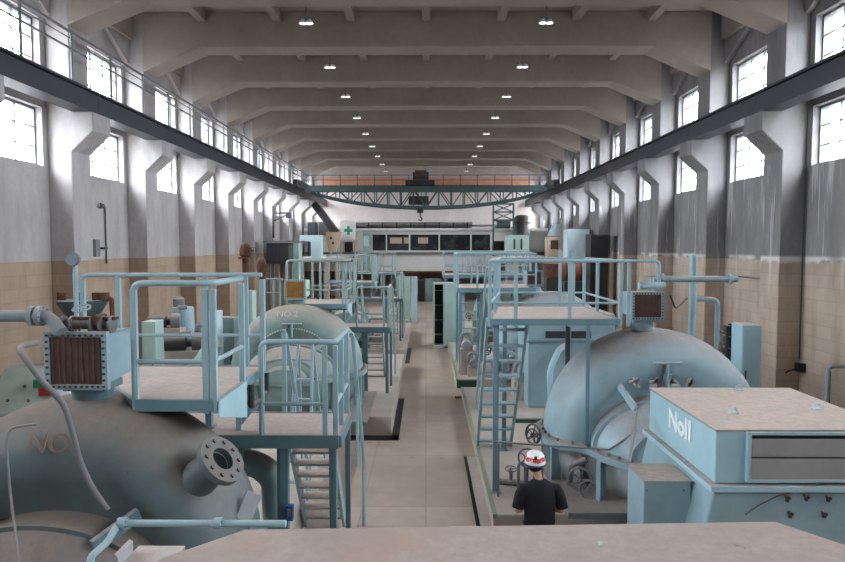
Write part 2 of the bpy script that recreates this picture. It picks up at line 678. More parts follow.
for sg, mt, wn in ((-1, 'column_w', 'white'), (1, 'column_g', 'grey')):
    pc = None
    for i, n in enumerate(COLS):
        k = n + 2
        lab = 'bracketed concrete column on the %s wall, %s %s the viewer' % (wn, ORD[k] if k >= 0 else ORD[-k - 1], 'ahead of' if k >= 0 else 'behind')
        if pc is None:
            pc = column(sg, mt)
            pc.location.y += ny(n) - 16
            struct(pc, lab, 'column')
        else:
            o = pc.copy()
            COL.objects.link(o)
            o.location.y = pc.location.y + BAY * i
            o['label'] = lab

for sg, wn in ((-1, 'white'), (1, 'grey')):
    xa, xb = sorted((sg * 9.4, sg * XW))
    struct(MB().box(xa, xb, Y0, Y1, 10.7, ZC).build('eaves_beam', 'roof'), 'deep concrete eaves beam along the top of the %s wall' % wn, 'beam')

pb = None
for i, n in enumerate(COLS):
    k = n + 2
    lab = 'haunched concrete roof beam across the hall, %s %s the viewer' % (ORD[k] if k >= 0 else ORD[-k - 1], 'ahead of' if k >= 0 else 'behind')
    if pb is None:
        p = [(-9.12, ZC), (-9.12, 9.72), (-7.25, 10.5), (7.25, 10.5), (9.12, 9.72), (9.12, ZC)]
        pb = MB().prism([(x, 16, z) for x, z in p], (0, .9, 0)).build('roof_beam', 'roof', bevel=.03)
        pb.location.y += ny(n) - 16
        struct(pb, lab, 'beam')
    else:
        o = pb.copy()
        COL.objects.link(o)
        o.location.y = pb.location.y + BAY * i
        o['label'] = lab

for sg, wn in ((-1, 'white'), (1, 'grey')):
    X = lambda a: sg * a
    m = MB()
    for a, b, za, zb in ((8.56, 9.04, 8.08, 8.14), (8.54, 9.06, 7.56, 7.62), (8.74, 8.86, 7.62, 8.08)):
        xa, xb = sorted((X(a), X(b)))
        m.box(xa, xb, Y0, Y1, za, zb)
    # stiffeners and the fascia channel towards the hall
    xa, xb = sorted((X(8.58), X(8.64)))
    m.box(xa, xb, Y0, Y1, 7.62, 8.04)
    xa, xb = sorted((X(8.575), X(8.74)))
    for n in COLS:
        m.box(xa, xb, ny(n) + .4, ny(n) + .46, 7.62, 8.08)
    o = struct(m.build('crane_runway_beam', 'runway'), 'dark steel crane runway beam resting on the brackets of the %s wall' % wn, 'beam')
    xa, xb = sorted((X(8.77), X(8.84)))
    MB().box(xa, xb, Y0, Y1, 8.14, 8.24).build('rail_head', 'dark', o)

# walkway railing over the left runway
t = thing('runway_railing', 'thin pale pipe railing along the crane runway of the white wall', 'railing', (-8.66, 10, 8.14))
for nm, z, r in (('top_rail', 9.32, .036), ('mid_rail', 8.92, .026), ('cable_rail', 9.16, .016)):
    MB().tube([(-8.64, -5, z), (-8.64, 46, z)], r, 8).build(nm, 'grey', t)
for i in range(24):
    y = 2 + i * 1.9
    MB().box(-8.66, -8.62, y, y + .05, 8.14, 9.32).build('post', 'grey', t)

# twin lamps hung in two rows between the beams
pl = None
for sg, wn in ((-1, 'white'), (1, 'grey')):
    for n in range(-1, 9):
        y, x = ny(n) + 1.42, sg * 3.3
        lab = 'twin-headed hanging lamp in the row nearer the %s wall, %s ahead of the viewer' % (wn, ORD[n + 1])
        if pl is None:
            pl = thing('hanging_lamp', lab, 'lamp', (x, y, 10.25), 'twin hanging lamps under the roof')
            MB().cyl((x, y, 10.37), (x, y, ZC), .018, 8).build('rod', 'grey', pl)
            MB().box(x - .2, x + .2, y - .02, y + .03, 10.35, 10.39).build('cross_arm', 'grey', pl)
            for s_ in (-1, 1):
                sh = MB().lathe([(.0, .1), (.04, .1), (.07, .07), (.10, 0), (.105, -.02)], (x + s_ * .09, y, 10.26), n=20).build('lamp_shade', 'white', pl)
                MB().lathe([(0, 0), (.09, 0), (.09, .02)], (x + s_ * .09, y, 10.25), n=20).build('lens', 'lens', sh)
        else:
            copy_tree(pl, (x, y, 10.25), lab)

# the raised foundations with green edges and the black strips painting trench shade beside them


def foundation(x0, x1, y0, y1, h, desc, edge='slab', face=None):
    o = struct(MB().box(x0, x1, y0, y1, 0, h).build('foundation_slab', 'slab', bevel=.02), desc, 'slab')
    xe = x0 if x0 > 0 else x1
    s_ = 1 if x0 > 0 else -1
    if edge == 'green':
        a, b = sorted((xe - s_ * .004, xe + s_ * .06))
        MB().box(a, b, y0 - .004, y1, h - .06, h + .004).build('painted_edge', 'green_edge', o)
    if face:
        MB().box(x0 + .02, x0 + .66, y0 - .012, y0, .01, h - .04).build('painted_face', face, o)
    return o


foundation(.97, 7.2, 8.75, 16.9, .25, 'low concrete foundation with a faded green edge behind the person in the helmet', 'green')
foundation(.88, 7.2, 17.8, 24.7, .28, 'low foundation with a dark green front under the second unit from the viewer by the grey wall', 'green', 'green_dk')
foundation(.7, 7.2, 26.6, 34.5, .28, 'low foundation under the third unit from the viewer by the grey wall')
foundation(-6.6, -1.8, -1.0, 12.4, .42, 'concrete foundation under the large dusty turbine nearest the viewer')
foundation(-6.6, -.75, 13.3, 21.2, .42, 'concrete foundation under the second turbine along the white wall')
foundation(-6.6, -.75, 22.1, 30.0, .42, 'concrete foundation under the third turbine along the white wall')
foundation(-6.6, -.9, 31.0, 38.0, .42, 'concrete foundation under the last cabinets along the white wall')
for i, (x0, x1, y0, y1, d) in enumerate([(.74, .80, 7.4, 11.95, 'behind the person in the helmet'), (-.74, -.58, 12.95, 16.6, 'beside the second foundation of the white wall'),
                                         (-.74, -.58, 21.7, 25.0, 'beside the third foundation of the white wall'), (-2.6, -.58, 12.95, 13.28, 'across the front of the second foundation of the white wall')]):
    struct(MB().box(x0, x1, y0, y1, 0, .006).build('painted_trench_shade', 'black'), 'flat black-painted trench shade ' + d, 'trench')  # flat black strip paints the trench shade on an unbroken floor
struct(MB().box(.8, .97, 7.2, 11.9, 0, .012).build('floor_strip', 'slab'), 'pale concrete strip between trench and green-edged foundation', 'floor')
# the far mezzanines and the control room
m = MB().box(-10, -5.6, 37, 48, 3.2, 3.45)
for x, y in ((-9, 37.4), (-6, 37.4), (-6, 42)):
    m.box(x - .15, x + .15, y - .15, y + .15, 0, 3.2)
struct(m.build('mezzanine_slab', 'slab'), 'mezzanine floor on posts at the far end of the white wall', 'floor')
m = MB().box(4.6, 10, 35, 48, 3.2, 3.45)
for x, y in ((5, 35.4), (9, 35.4), (5, 42)):
    m.box(x - .15, x + .15, y - .15, y + .15, 0, 3.2)
struct(m.build('mezzanine_slab', 'slab'), 'mezzanine floor on posts at the far end of the grey wall', 'floor')

YR = 48.0
rm = thing('control_room', 'pale raised control room with dark windows across the far end of the hall', 'room', (0, YR, 2.2), kind='structure')
zt, zb = VZ(229, YR), VZ(271, YR)
zw1, zw0 = VZ(234.5, YR), VZ(250.5, YR)
w = MB().box(-9.6, 9.6, YR, YR + 5.9, zb, zw0).box(-9.6, 9.6, YR, YR + 5.9, zw1, zt - .12)
w.box(-9.6, UX(371, YR), YR, YR + 5.9, zw0, zw1).box(UX(491, YR), 9.6, YR, YR + 5.9, zw0, zw1)
w.build('wall', 'white', rm)
MB().box(-9.7, 9.7, YR - .35, Y1, zt - .14, zt + .05).build('roof_slab', 'white', rm)
MB().box(-9.6, 9.6, YR - .25, YR, zw0 - .28, zw0 - .12).build('cornice', 'grey', rm)
MB().box(-9.6, 9.6, YR - .1, Y1, zb - .12, zb - .03).build('floor_beam', 'redrust', rm)
for i, (a, b) in enumerate(((373, 386), (387, 409), (410.5, 438.5), (439.8, 470), (471.5, 490))):
    wn = MB().box(UX(a, YR), UX(b, YR), YR + .06, YR + .1, zw0, zw1).build('window_pane', 'darkglass', rm)
for u in (372, 386.5, 409.5, 439.2, 470.8, 490.8):
    MB().box(UX(u, YR) - .05, UX(u, YR) + .05, YR - .02, YR + .1, zw0, zw1).build('mullion', 'white', rm)
for (a, b) in ((390, 402), (404, 409.5), (418, 428)):
    MB().box(UX(a, YR), UX(b, YR), YR + .03, YR + .055, VZ(243.5, YR), VZ(237.5, YR)).build('blind', 'beige', rm)
MB().box(UX(493, YR), UX(504, YR), YR - .02, YR, VZ(251, YR), VZ(241, YR)).build('painted_dark_opening', 'black', rm)  # black plate on the solid wall paints the dark of a small window
d = MB().box(UX(345, YR), UX(353, YR), YR - .03, YR, VZ(262, YR), VZ(242, YR)).build('door', 'dark', rm)
MB().box(UX(351.6, YR), UX(352.2, YR), YR - .07, YR - .03, VZ(253, YR), VZ(251, YR)).build('handle', 'white', d)
for x in (-6.3, -2.2, 2.4, 5.5):
    MB().box(x - .2, x + .2, YR + .3, YR + .7, 0, zb - .1).build('pillar', 'slab', rm)
# plain wall seen under the control room
struct(MB().box(-9.7, 9.7, 52.5, 52.7, 0, zb - .12).build('wall_undercroft', 'wall_end'), 'pale wall in the shade under the control room', 'wall')
# ------------------------------------------------------------------ turbines
HX, HZ = 3.76, 1.0


def handwheel(parent, c, axis, R, mat='grey', stem=.25, name='valve_handwheel'):
    c, ax = Vector(c), Vector(axis).normalized()
    m = MB().ring(c, ax, R, R * .11)
    ref = Vector((1, 0, 0)) if abs(ax.x) < .9 else Vector((0, 0, 1))
    ex = (ref - ax * ref.dot(ax)).normalized()
    ey = ax.cross(ex)
    for i in range(5):
        t = 2 * pi * i / 5
        m.tube([c, c + (ex * cos(t) + ey * sin(t)) * R], R * .07, 6)
    m.cyl(c - ax * stem, c + ax * R * .2, R * .14, 8)
    return m.build(name, mat, parent)


def turbine(loc, label, paint_, edge_, box=None, grille='grille', nozzle=False, group=None, boxpaint=None, s=1.0, hz=HZ, fittings=True):
    x, y, zs = loc
    z = hz
    K = lambda pr: [(a * s, b * s) for a, b in pr]
    t = thing('turbine', label, 'turbine', (x, y, zs), group)
    AX = (0, 1, 0)
    # the arched hood: rounded shoulder, then a hollow face towards the front
    prof = [(.0, 1.0), (1.1, .98), (1.45, .86), (1.64, .66), (1.73, .38), (1.75, .1), (1.745, -.05), (1.72, -.2), (1.67, -.33), (1.60, -.43), (1.51, -.51), (1.41, -.56), (1.31, -.58), (1.21, -.575), (1.11, -.55), (1.02, -.51), (.9, -.47), (.7, -.45), (0, -.45)]
    hood = MB().lathe(K(prof), (x, y, z), AX, 56, pi, 2 * pi, ref=(1, 0, 0))
    hood = hood.build('exhaust_hood', paint_, t, auto=50)
    # horizontal joint flange following the plan outline
    pl = []
    half = [(.0, 1.08), (1.2, 1.06), (1.6, .9), (1.84, .5), (1.88, 0), (1.84, -.4), (1.66, -.66), (1.42, -.74), (1.26, -.9), (1.18, -1.2), (.95, -1.5), (.62, -1.68), (0, -1.72)]
    half = K(half)
    pl = [(x + a, y + b) for a, b in half] + [(x - a, y + b) for a, b in reversed(half[1:-1])]
    fm = MB().prism([(a, b, z - .07) for a, b in pl], (0, 0, .10))
    bl = MB()
    for i in range(len(pl)):
        a, b = Vector(pl[i]), Vector(pl[(i + 1) % len(pl)])
        k = max(1, int((b - a).length / .17))
        for j in range(k):
            p = a + (b - a) * (j + .5) / k
            p = Vector((x, y)) + (p - Vector((x, y))) * .955
            bl.tube([(p.x, p.y, z + .03), (p.x, p.y, z + .075)], .022, 6)
    fm.merge(bl, 'grey').build('joint_flange', edge_, t)
    # stepped front drum with bearing cover
    dr = [(1.17, -.40), (1.17, -.8), (1.15, -.9), (1.1, -1.0), (.86, -1.36), (.76, -1.42), (.56, -1.46), (.54, -1.66), (.49, -1.72), (0, -1.74)]
    dm = MB().lathe(K(dr), (x, y, z), AX, 40, pi, 2 * pi, ref=(1, 0, 0))
    rb = MB().lathe(K([(1.15, -.80), (1.22, -.80), (1.22, -.86), (1.13, -.86)]), (x, y, z), AX, 40, pi, 2 * pi, ref=(1, 0, 0))
    rb.lathe(K([(.76, -1.36), (.83, -1.36), (.83, -1.43), (.74, -1.43)]), (x, y, z), AX, 40, pi, 2 * pi, ref=(1, 0, 0))
    for q in (dm, rb):
        for v in q.v:
            v.z = z + (v.z - z) * .66
    dm.build('front_drum', paint_, t, auto=35)
    rb.build('drum_ring', paint_, t)
    # casing under the joint
    lo = MB().lathe(K([(1.62, .9), (1.66, .4), (1.66, -.3), (1.4, -.6)]), (x, y, z), AX, 40, 0, pi, ref=(1, 0, 0))
    lo2 = [v for v in lo.v]
    for v in lo2:
        v.z = max(v.z, zs + .02)
    lo.lathe(K([(1.3, -.5), (1.12, -.9), (.98, -1.2), (.8, -1.46), (.5, -1.6), (0, -1.62)]), (x, y, z), AX, 40, 0, pi, ref=(1, 0, 0))
    for v in lo.v:
        v.z = max(v.z, zs + .06)
    lo.build('lower_casing', 'lowgrey' if paint_ == 'hull3' else paint_, t, auto=45)
    MB().box(x - 1.75, x + 1.75, y - 1.6, y + 1.1, zs, zs + .09).build('base_plate', 'grey', t, bevel=.01)
    for a, b in ((-1.15, -1.12), (1.15, -1.12), (-.7, -1.5), (.7, -1.5), (-1.66, -.3), (1.66, -.3), (-1.66, .5), (1.66, .5)):
        d = Vector((a, b)).normalized()
        p = Vector((x + a * s, y + b * s))
        MB().beam((p.x, p.y, zs + .08), (p.x, p.y, z - .06), .07, .16, (d.x, d.y, 0)).build('support_rib', edge_, t)
    # radial struts across the hollow face
    for sx_, ang in ((-1, 48), (1, 40)):
        a = radians(ang)
        MB().beam((x + sx_ * 1.1 * cos(a) * s, y - .6 * s, z + 1.25 * sin(a) * s), (x + sx_ * .60 * s, y - .95 * s, z + .66 * s), .05, .1).build('brace_bar', 'blue_lt' if paint_ == 'hull3' else edge_, t)
    if fittings:
      MB().tube([(x - .22, y - .62 * s, z + 1.3 * s), (x + .22, y - .62 * s, z + 1.3 * s)], .02, 8).tube([(x, y - .62 * s, z + 1.3 * s), (x, y - .64 * s, z + .95 * s)], .025, 8).build('drain_pipe', 'blue_lt', t)
    if fittings:
      MB().beam((x - .06, y - .64 * s, z + 1.27 * s), (x - .17, y - .7 * s, z + .9 * s), .05, .02).build('gauge_strip', 'dark', t)
    # valve with handwheels at the foot of the casing
    for dx, dy, dz, R in ((-1.42, -.86, .33, .17), (-1.32, -.98, .22, .13)):
        w = handwheel(t, (x + dx * s, y + dy - .1, zs + dz), (-.35, -1, .1), R, 'grey', .3)
    MB().tube([(x - 1.5, y - .6, zs + .12), (x - 1.5, y - .78, zs + .5), (x - 1.3, y - .86, zs + .6)], .045, 8, fillet=.1).build('valve_body', 'grey', t)
    for dx, dy, dz, R in ((-1.98, -.05, .75, .16), (-1.93, .3, .6, .13)):
        handwheel(t, (x + dx * s, y + dy, zs + dz), (-.8, -.6, .1), R, 'dark', .3)
    if box:
        bx, by, bz, bw, bh, bd = box
        bp = boxpaint or edge_
        m = MB()
        m.hexa([(bx - bw / 2 + .06, by + .05, bz), (bx + bw / 2 - .06, by + .05, bz), (bx + bw / 2, by + bd, bz + .06), (bx - bw / 2, by + bd, bz + .06)],
               [(bx - bw / 2 + .06, by + .05, bz + bh), (bx + bw / 2 - .06, by + .05, bz + bh), (bx + bw / 2, by + bd, bz + bh), (bx - bw / 2, by + bd, bz + bh)])
        w_ = .045
        m.box(bx - bw / 2, bx + bw / 2, by, by + .05, bz - .02, bz - .02 + w_).box(bx - bw / 2, bx + bw / 2, by, by + .05, bz + bh + .02 - w_, bz + bh + .02)
        m.box(bx - bw / 2, bx - bw / 2 + w_, by, by + .05, bz - .02 + w_, bz + bh + .02 - w_).box(bx + bw / 2 - w_, bx + bw / 2, by, by + .05, bz - .02 + w_, bz + bh + .02 - w_)
        ib_m = m
        g = MB().box(bx - bw / 2 + w_, bx + bw / 2 - w_, by + .012, by + .045, bz + w_ - .02, bz + bh + .02 - w_)
        k = 9
        for i in range(k):
            xx = bx - bw / 2 + w_ + (bw - 2 * w_) * (i + .5) / k
            g.box(xx - .008, xx + .008, by + .004, by + .014, bz + w_ - .02, bz + bh + .02 - w_)
        gr_m = g
        b = MB()
        for i in range(11):
            xx = bx - bw / 2 + .03 + (bw - .06) * i / 10
            for zz in (bz + .008, bz + bh - .008):
                b.tube([(xx, by + .002, zz), (xx, by - .014, zz)], .011, 6)
        for i in range(1, 8):
            zz = bz + .008 + (bh - .016) * i / 8
            for xx in (bx - bw / 2 + .027, bx + bw / 2 - .027):
                b.tube([(xx, by + .002, zz), (xx, by - .014, zz)], .011, 6)
        ib = ib_m.merge(b, 'rust').build('inlet_box', bp, t)
        gr_m.build('rusty_grille', grille, ib)
        n_ = MB().tube([(bx, by + .25, bz + .02), (bx + (x - bx) * .3, by + .3, z + 1.5)], .17, 16)
        n_.box(bx - bw * .35, bx + bw * .35, by + .12, by + bd, bz - .06, bz + .005)
        n_.build('inlet_neck', edge_, ib)
    if nozzle:
        a = radians(38)
        d = Vector((cos(a), -.25, sin(a) * 1.1)).normalized()
        p0 = Vector((x, y - .22, z)) + Vector((cos(a), 0, sin(a))) * 1.31
        m = MB().tube([p0, p0 + d * .38], .14, 20, rs=[.17, .135], cap=False)
        m.lathe([(.09, .36), (.215, .36), (.215, .42), (.10, .42), (.09, .06), (0, .06)], p0, d, 28)
        m.merge(MB().lathe([(0, .10), (.088, .10), (.088, .11), (0, .11)], p0, d, 20), 'black')  # black disc paints the shade down in the nozzle bore
        m.merge(MB().bolts(p0 + d * .415, d, .165, 10, .019, .022), 'dark').build('manhole_nozzle', paint_, t)
    return t


def plan_pipe(name, label, pts, r, mat, fillet=.15, cat='pipe', group=None, n=12, flanges=()):
    o = MB().tube(pts, r, n, fillet=fillet).build(name, mat)
    tag(o, label, cat, group)
    for a, b in flanges:
        a, b = Vector(a), Vector(b)
        d = (b - a).normalized()
        f = MB().tube([a, a + d * .04], r * 1.7, 16)
        f.bolts(a - d * .012, d, r * 1.4, 8, r * .16, .065)
        f.build('pipe_flange', mat, o)
    return o


# ------------------------------------------------------------------ platforms and ladders


def platform(name, label, x0, x1, y0, y1, z, posts, rails, legs, rm='rail', h=.07, deck='dusttop', edge='deckblue', group=None, x0b=None):
    """posts: (x, y, top z); rails: (name, points, radius); legs: (x, y, foot z, size)"""
    t = thing(name, label, 'platform', ((x0 + x1) / 2, (y0 + y1) / 2, z), group)
    xr_ = x0 if x0b is None else x0b
    MB().prism([(x0 + .01, y0 + .01, z - .03), (x1 - .01, y0 + .01, z - .03), (x1 - .01, y1 - .01, z - .03), (xr_ + .01, y1 - .01, z - .03)], (0, 0, .03)).build('deck_plate', deck, t)
    e = MB()
    e.box(x0, x1, y0 - .03, y0 + .01, z - h - .05, z + .025).box(xr_, x1, y1 - .01, y1 + .03, z - h - .05, z + .01)
    e.beam((x0 - .01, y0, z - (h + .04) / 2), (xr_ - .01, y1, z - (h + .04) / 2), .04, h + .06).box(x1 - .01, x1 + .03, y0, y1, z - h - .05, z + .01)
    for i in range(1, 3):
        yy = y0 + (y1 - y0) * i / 3
        e.box(max(x0, xr_), x1, yy - .03, yy + .03, z - h - .03, z - .03)
    e.build('edge_channel', edge, t, bevel=.006)
    for (x, y, zt) in posts:
        MB().box(x - .027, x + .027, y - .022, y + .022, z - .1, zt).build('post', rm, t, bevel=.006)
    for (nm, pts, r) in rails:
        MB().tube(pts, r, 10, fillet=.09).build(nm, rm, t)
    for (x, y, zf, w) in legs:
        m = MB().box(x - w / 2, x + w / 2, y - w / 2, y + w / 2, zf, z - .03).box(x - w, x + w, y - w, y + w, zf, zf + .015)
        m.build('leg', edge, t, bevel=.005)
    return t


def ladder(label, x0, x1, ytop, ztop, ybot, zbot, n, rm='rail', hand=True, name='steel_ladder', sw=.05, sd=.12, tread='dusttop'):
    t = thing(name, label, 'ladder', ((x0 + x1) / 2, ybot, zbot))
    for x in (x0, x1):
        MB().beam((x, ytop, ztop), (x, ybot, zbot), sw, sd, (0, 1, 0)).build('stringer', rm, t, bevel=.006)
    for i in range(n):
        k = (i + .6) / n
        y, z = ytop + (ybot - ytop) * k, ztop + (zbot - ztop) * k
        MB().box(x0 + .02, x1 - .02, y - .10, y + .10, z - .02, z + .012).build('tread', tread, t)
    if hand:
        for x in (x0, x1):
            MB().tube([(x, ytop - .05, ztop + .95), (x, ybot - .12, zbot + 1.0), (x, ybot - .1, zbot + .25)], .02, 8, fillet=.12).build('handrail', rm, t)
    return t


# ================= units by the grey wall
tR1 = turbine((HX, 10.2, .25), 'sky blue turbine with an arched hood behind the blue housing marked with white letters', 'hull3', 'blue',
              box=(UX(648.5, 9.95), 9.95, VZ(319, 9.95), .52, .42, .5), nozzle=False)
# worn white strokes of an unreadable inscription on the hollow face
for u, w in ((636, .13), (655, .11), (673, .16), (691, .1)):
    m = MB()
    x, z = at(u, 382, 9.6)
    rs = random.Random(int(u))
    for i in range(7):
        a = rs.choice([0, 0, pi / 2, pi / 2, .8, -.8])
        cx, cz = x + rs.uniform(-.5, .5) * w * .7, z + rs.uniform(-.5, .5) * .12
        l = rs.uniform(.5, 1) * w * .5
        dx, dz = cos(a) * l, sin(a) * l
        m.beam((cx - dx, 9.60, cz - dz), (cx + dx, 9.60, cz + dz), .03, .03, (0, 0, 1))
    m.build('faded_lettering', 'letter_old', tR1)
turbine((HX + .1, 18.9, .28), 'second sky blue turbine by the grey wall, beyond the louvred blue cabinet', 'hull3', 'blue', box=(3.3, 18.8, 2.95, .5, .42, .5))
turbine((HX + .1, 27.6, .28), 'third turbine by the grey wall, half hidden by railings', 'hull2', 'teal', box=(3.3, 27.5, 2.95, .5, .42, .5))

zt1 = 3.86
ya, yb = 9.5, 11.7
x0, x1 = UX(490, ya), UX(621, ya)
zp1 = VZ(320, ya)
xq = UX(499, yb)
zt1 = VZ(261, ya)
zm = VZ(303, ya)
P1 = platform('access_platform', 'dusty access platform with pipe railing beside the sky blue turbine hood', x0, x1, ya, yb, zp1,
              [(x0, ya, zt1), (UX(516, ya), ya, zt1), (UX(570, ya), ya, zt1), (x1, ya, zt1), (UX(629, ya), ya, zt1), ((x0 + xq) / 2, 10.6, zt1), (xq, yb, zt1), (1.7, yb, zt1), (UX(560, yb), yb, zt1 + .15), (UX(571, yb), yb, zt1 + .15), (UX(573.5, yb), yb, zt1 + .15), (x1, yb, zt1), (x1, 10.8, zt1)],
              [('top_rail', [(xq, yb, zt1), (x0, ya, zt1), (UX(659, ya), ya, zt1), (UX(659, ya), ya, VZ(282, ya))], .026), ('mid_rail', [(xq, yb, zm), (x0, ya, zm), (x1, ya, zm)], .02),
               ('top_rail', [(xq, yb, zt1), (x1, yb, zt1), (x1, ya, zt1)], .026), ('mid_rail', [(xq, yb, zm), (x1, yb, zm), (x1, ya, zm)], .018)],
              [(UX(497, ya), ya + .08, .25, .085), (UX(589, ya), ya + .0, 1.045, .055), (xq + .1, yb - .1, .25, .08)], h=.03, x0b=xq)
lad = ladder('narrow blue ladder leaning on the platform beside the sky blue turbine', UX(488, 10.0), UX(528, 10.0), 10.0, zp1 - .05, 11.9, .25, 9, hand=False, name='steel_ladder', sw=.05, sd=.1, tread='rail')
plan = MB().tube([(x0 - .03, 9.6, zt1 - .1), (x0 - .03, 9.9, 3.6), (x0 - .02, 11.8, 1.0)], .02, 8).build('handrail', 'rail', lad)

# thin pipe along the front of the hood
o = plan_pipe('drain_line', 'thin grey pipe crossing in front of the sky blue turbine hood at waist height', [(UX(497, 9.3), 9.45, 1.09), (UX(612, 9.0), 9.0, 1.12), (UX(642, 8.9), 8.95, 1.42)], .017, 'grey', 0)
for u in (500, 545):
    MB().cyl((UX(u, 9.35), 9.4, .25), (UX(u, 9.35), 9.4, 1.09), .018, 8).build('stanchion', 'grey', o)
# upright valve stand on the concrete between ladder and person
t = thing('valve_stand', 'grey valve stand with pipes between the ladder foot and the person', 'valve', (UX(528, 9.6), 9.6, .25))
x = UX(528, 9.6)
MB().tube([(x, 9.6, .25), (x, 9.6, .8)], .04, 10).tube([(x - .12, 9.6, .25), (x - .12, 9.6, .7), (x + .12, 9.55, .72), (x + .12, 9.55, .25)], .025, 8, fillet=.06).build('pipework', 'grey', t)
handwheel(t, (x, 9.5, .82), (-.3, -1, .2), .14, 'grey', .14)
t = thing('floor_valve', 'small dusty valve lying low on the concrete beyond the helmeted person', 'valve', (UX(512, 9.9), 9.9, .25))
x = UX(512, 9.9)
MB().tube([(x - .2, 9.9, .3), (x + .2, 9.8, .3)], .05, 10).tube([(x, 9.85, .3), (x, 9.85, .5)], .03, 8).build('valve_body', 'grey', t)
handwheel(t, (x, 9.85, .52), (0, -.2, 1), .09, 'grey', .1)

# pipes above the sky blue hood
zp = VZ(279, 10.3)
plan_pipe('steam_pipe', 'blue flanged pipe running level above the sky blue turbine hood', [(UX(652, 10.3), 10.3, zp), (UX(737, 10.3), 10.3, zp)], .055, 'blue', 0, flanges=[((UX(728, 10.3), 10.3, zp), (UX(740, 10.3), 10.3, zp)), ((UX(661, 10.3), 10.3, zp), (UX(700, 10.3), 10.3, zp))])
x = UX(696.5, 11)
plan_pipe('riser_pipe', 'thick blue upright pipe behind the sky blue turbine hood', [(x, 11.15, .25), (x, 11.15, VZ(255, 11.15))], .06, 'blue', 0)
xa, za = at(700, 300, 10.2)
xb_ = UX(722.5, 10.2)
plan_pipe('vent_pipe', 'pale blue vent pipe bending down to the side of the sky blue hood', [(xa, 10.35, za), (xb_, 10.35, za), (xb_, 10.35, 1.05)], .04, 'blue', .12, flanges=[((xb_, 10.35, 1.7), (xb_, 10.35, 1.0))])
plan_pipe('loop_hose', 'thin dark hose sagging beside the rusty inlet box of the sky blue turbine', [(UX(668, 9.8), 9.7, VZ(295, 9.7)), (UX(676, 9.8), 9.8, VZ(309, 9.8)), (UX(684, 9.8), 9.9, VZ(305, 9.8)), (UX(690, 9.9), 10.0, VZ(298, 10))], .014, 'dark', .1)
x = UX(645, 10)
t = thing('gate_valve', 'pale blue valve on top of the rusty inlet box of the sky blue turbine', 'valve', (x, 9.7, VZ(291, 9.6)))
z = VZ(291, 9.6)
MB().tube([(x - .2, 9.7, z + .08), (x + .2, 9.7, z + .08)], .06, 12).tube([(x, 9.7, z), (x, 9.7, z + .22)], .035, 8).build('valve_body', 'blue_lt', t)
handwheel(t, (x, 9.7, z + .23), (0, 0, 1), .11, 'blue', .06)

# louvred cabinet under the platform, beyond the hood
Yc = 14.7
a, b = UX(529, Yc), 4.5
t = thing('machine_cabinet', 'large blue sheet metal cabinet with a louvre seen beneath the access platform', 'cabinet', ((a + b) / 2, Yc + .8, .25))
MB().box(a, b, Yc, Yc + 1.7, .25, 2.5).build('body', 'blue', t, bevel=.02)
zz = VZ(341, Yc)
MB().box(a - .02, b + .02, Yc - .04, Yc, zz - .03, zz + .03).build('trim_band', 'deckblue', t)
m = MB()
for u0, u1 in ((546, 569), (572, 592)):
    m.box(UX(u0, Yc), UX(u1, Yc), Yc - .012, Yc, VZ(338, Yc), VZ(331, Yc))
m.build('louvre_panel', 'dark', t)
MB().tube([(UX(550, Yc), Yc - .3, .3), (UX(548, Yc), Yc - .3, 1.2), (UX(558, Yc), Yc - .2, 1.7), (UX(566, Yc), Yc - .02, 1.75)], .07, 10, fillet=.2).build('side_duct', 'blue_lt', t)
struct(MB().box(UX(515, 13.4), 3, 13.4, 13.5, .25, .33).build('kerb_strip', 'green_dk'), 'short dark green kerb at the foot of the louvred blue cabinet', 'kerb')
x = UX(564, 12.4)
plan_pipe('dark_post', 'dark upright pipe beneath the access platform of the sky blue turbine', [(x, 12.0, .25), (x, 12.0, 2.72)], .05, 'dark', 0)

# the blue housing with white letters
gx0, gx1, gy0, gy1, gz0, gz1 = 3.08, 4.99, 6.5, 8.45, VZ(483, 6.5), VZ(430, 6.5)
g = thing('generator_housing', 'blue generator housing with white letters on its side and a dusty flat roof', 'generator', ((gx0 + gx1) / 2, 7.5, 0))
MB().box(gx0, gx1, gy0, gy1, gz0, gz1).build('upper_cover', 'blue_lt', g, bevel=.015)
MB().box(gx0 - .01, gx1 + .01, gy0 - .01, gy1 + .01, gz1 - .012, gz1 + .012).build('roof_sheet', 'dusttop', g)
lg = MB().box(gx0 - .07, gx1 + .07, gy0 - .07, gy1 + .07, gz0 - .07, gz0 - .005).build('joint_ledge', 'blue_lt', g, bevel=.008)
bd = MB()
bd.hexa([(gx0 - .35, gy0 - .02, 0), (gx1 + .35, gy0 - .02, 0), (gx1 + .35, gy1, 0), (gx0 - .35, gy1, 0)],
        [(gx0 - .02, gy0 - .02, gz0 - .08), (gx1 + .02, gy0 - .02, gz0 - .08), (gx1 + .02, gy1, gz0 - .08), (gx0 - .02, gy1, gz0 - .08)])
bd.build('lower_body', 'blue', g, bevel=.02)
fu = 6.48
fr = MB()
fx0, fx1, fz0, fz1 = UX(755, fu), gx1 - .12, VZ(478, fu), VZ(434, fu)
fr.box(fx0 - .04, fx0, fu - .03, gy0, fz0 - .03, fz1 + .03).box(fx1, fx1 + .04, fu - .03, gy0, fz0 - .03, fz1 + .03)
fr.box(fx0, fx1, fu - .03, gy0, fz1, fz1 + .03).box(fx0, fx1, fu - .03, gy0, fz0 - .03, fz0)
fr = fr.build('louvre_frame', 'blue_lt', g, bevel=.004)
MB().box(fx0, fx1, gy0 - .012, gy0, fz0, fz1).build('painted_gap_shade', 'black', fr)  # black sheet behind the blades paints the shade in the gaps
h_ = (fz1 - fz0)
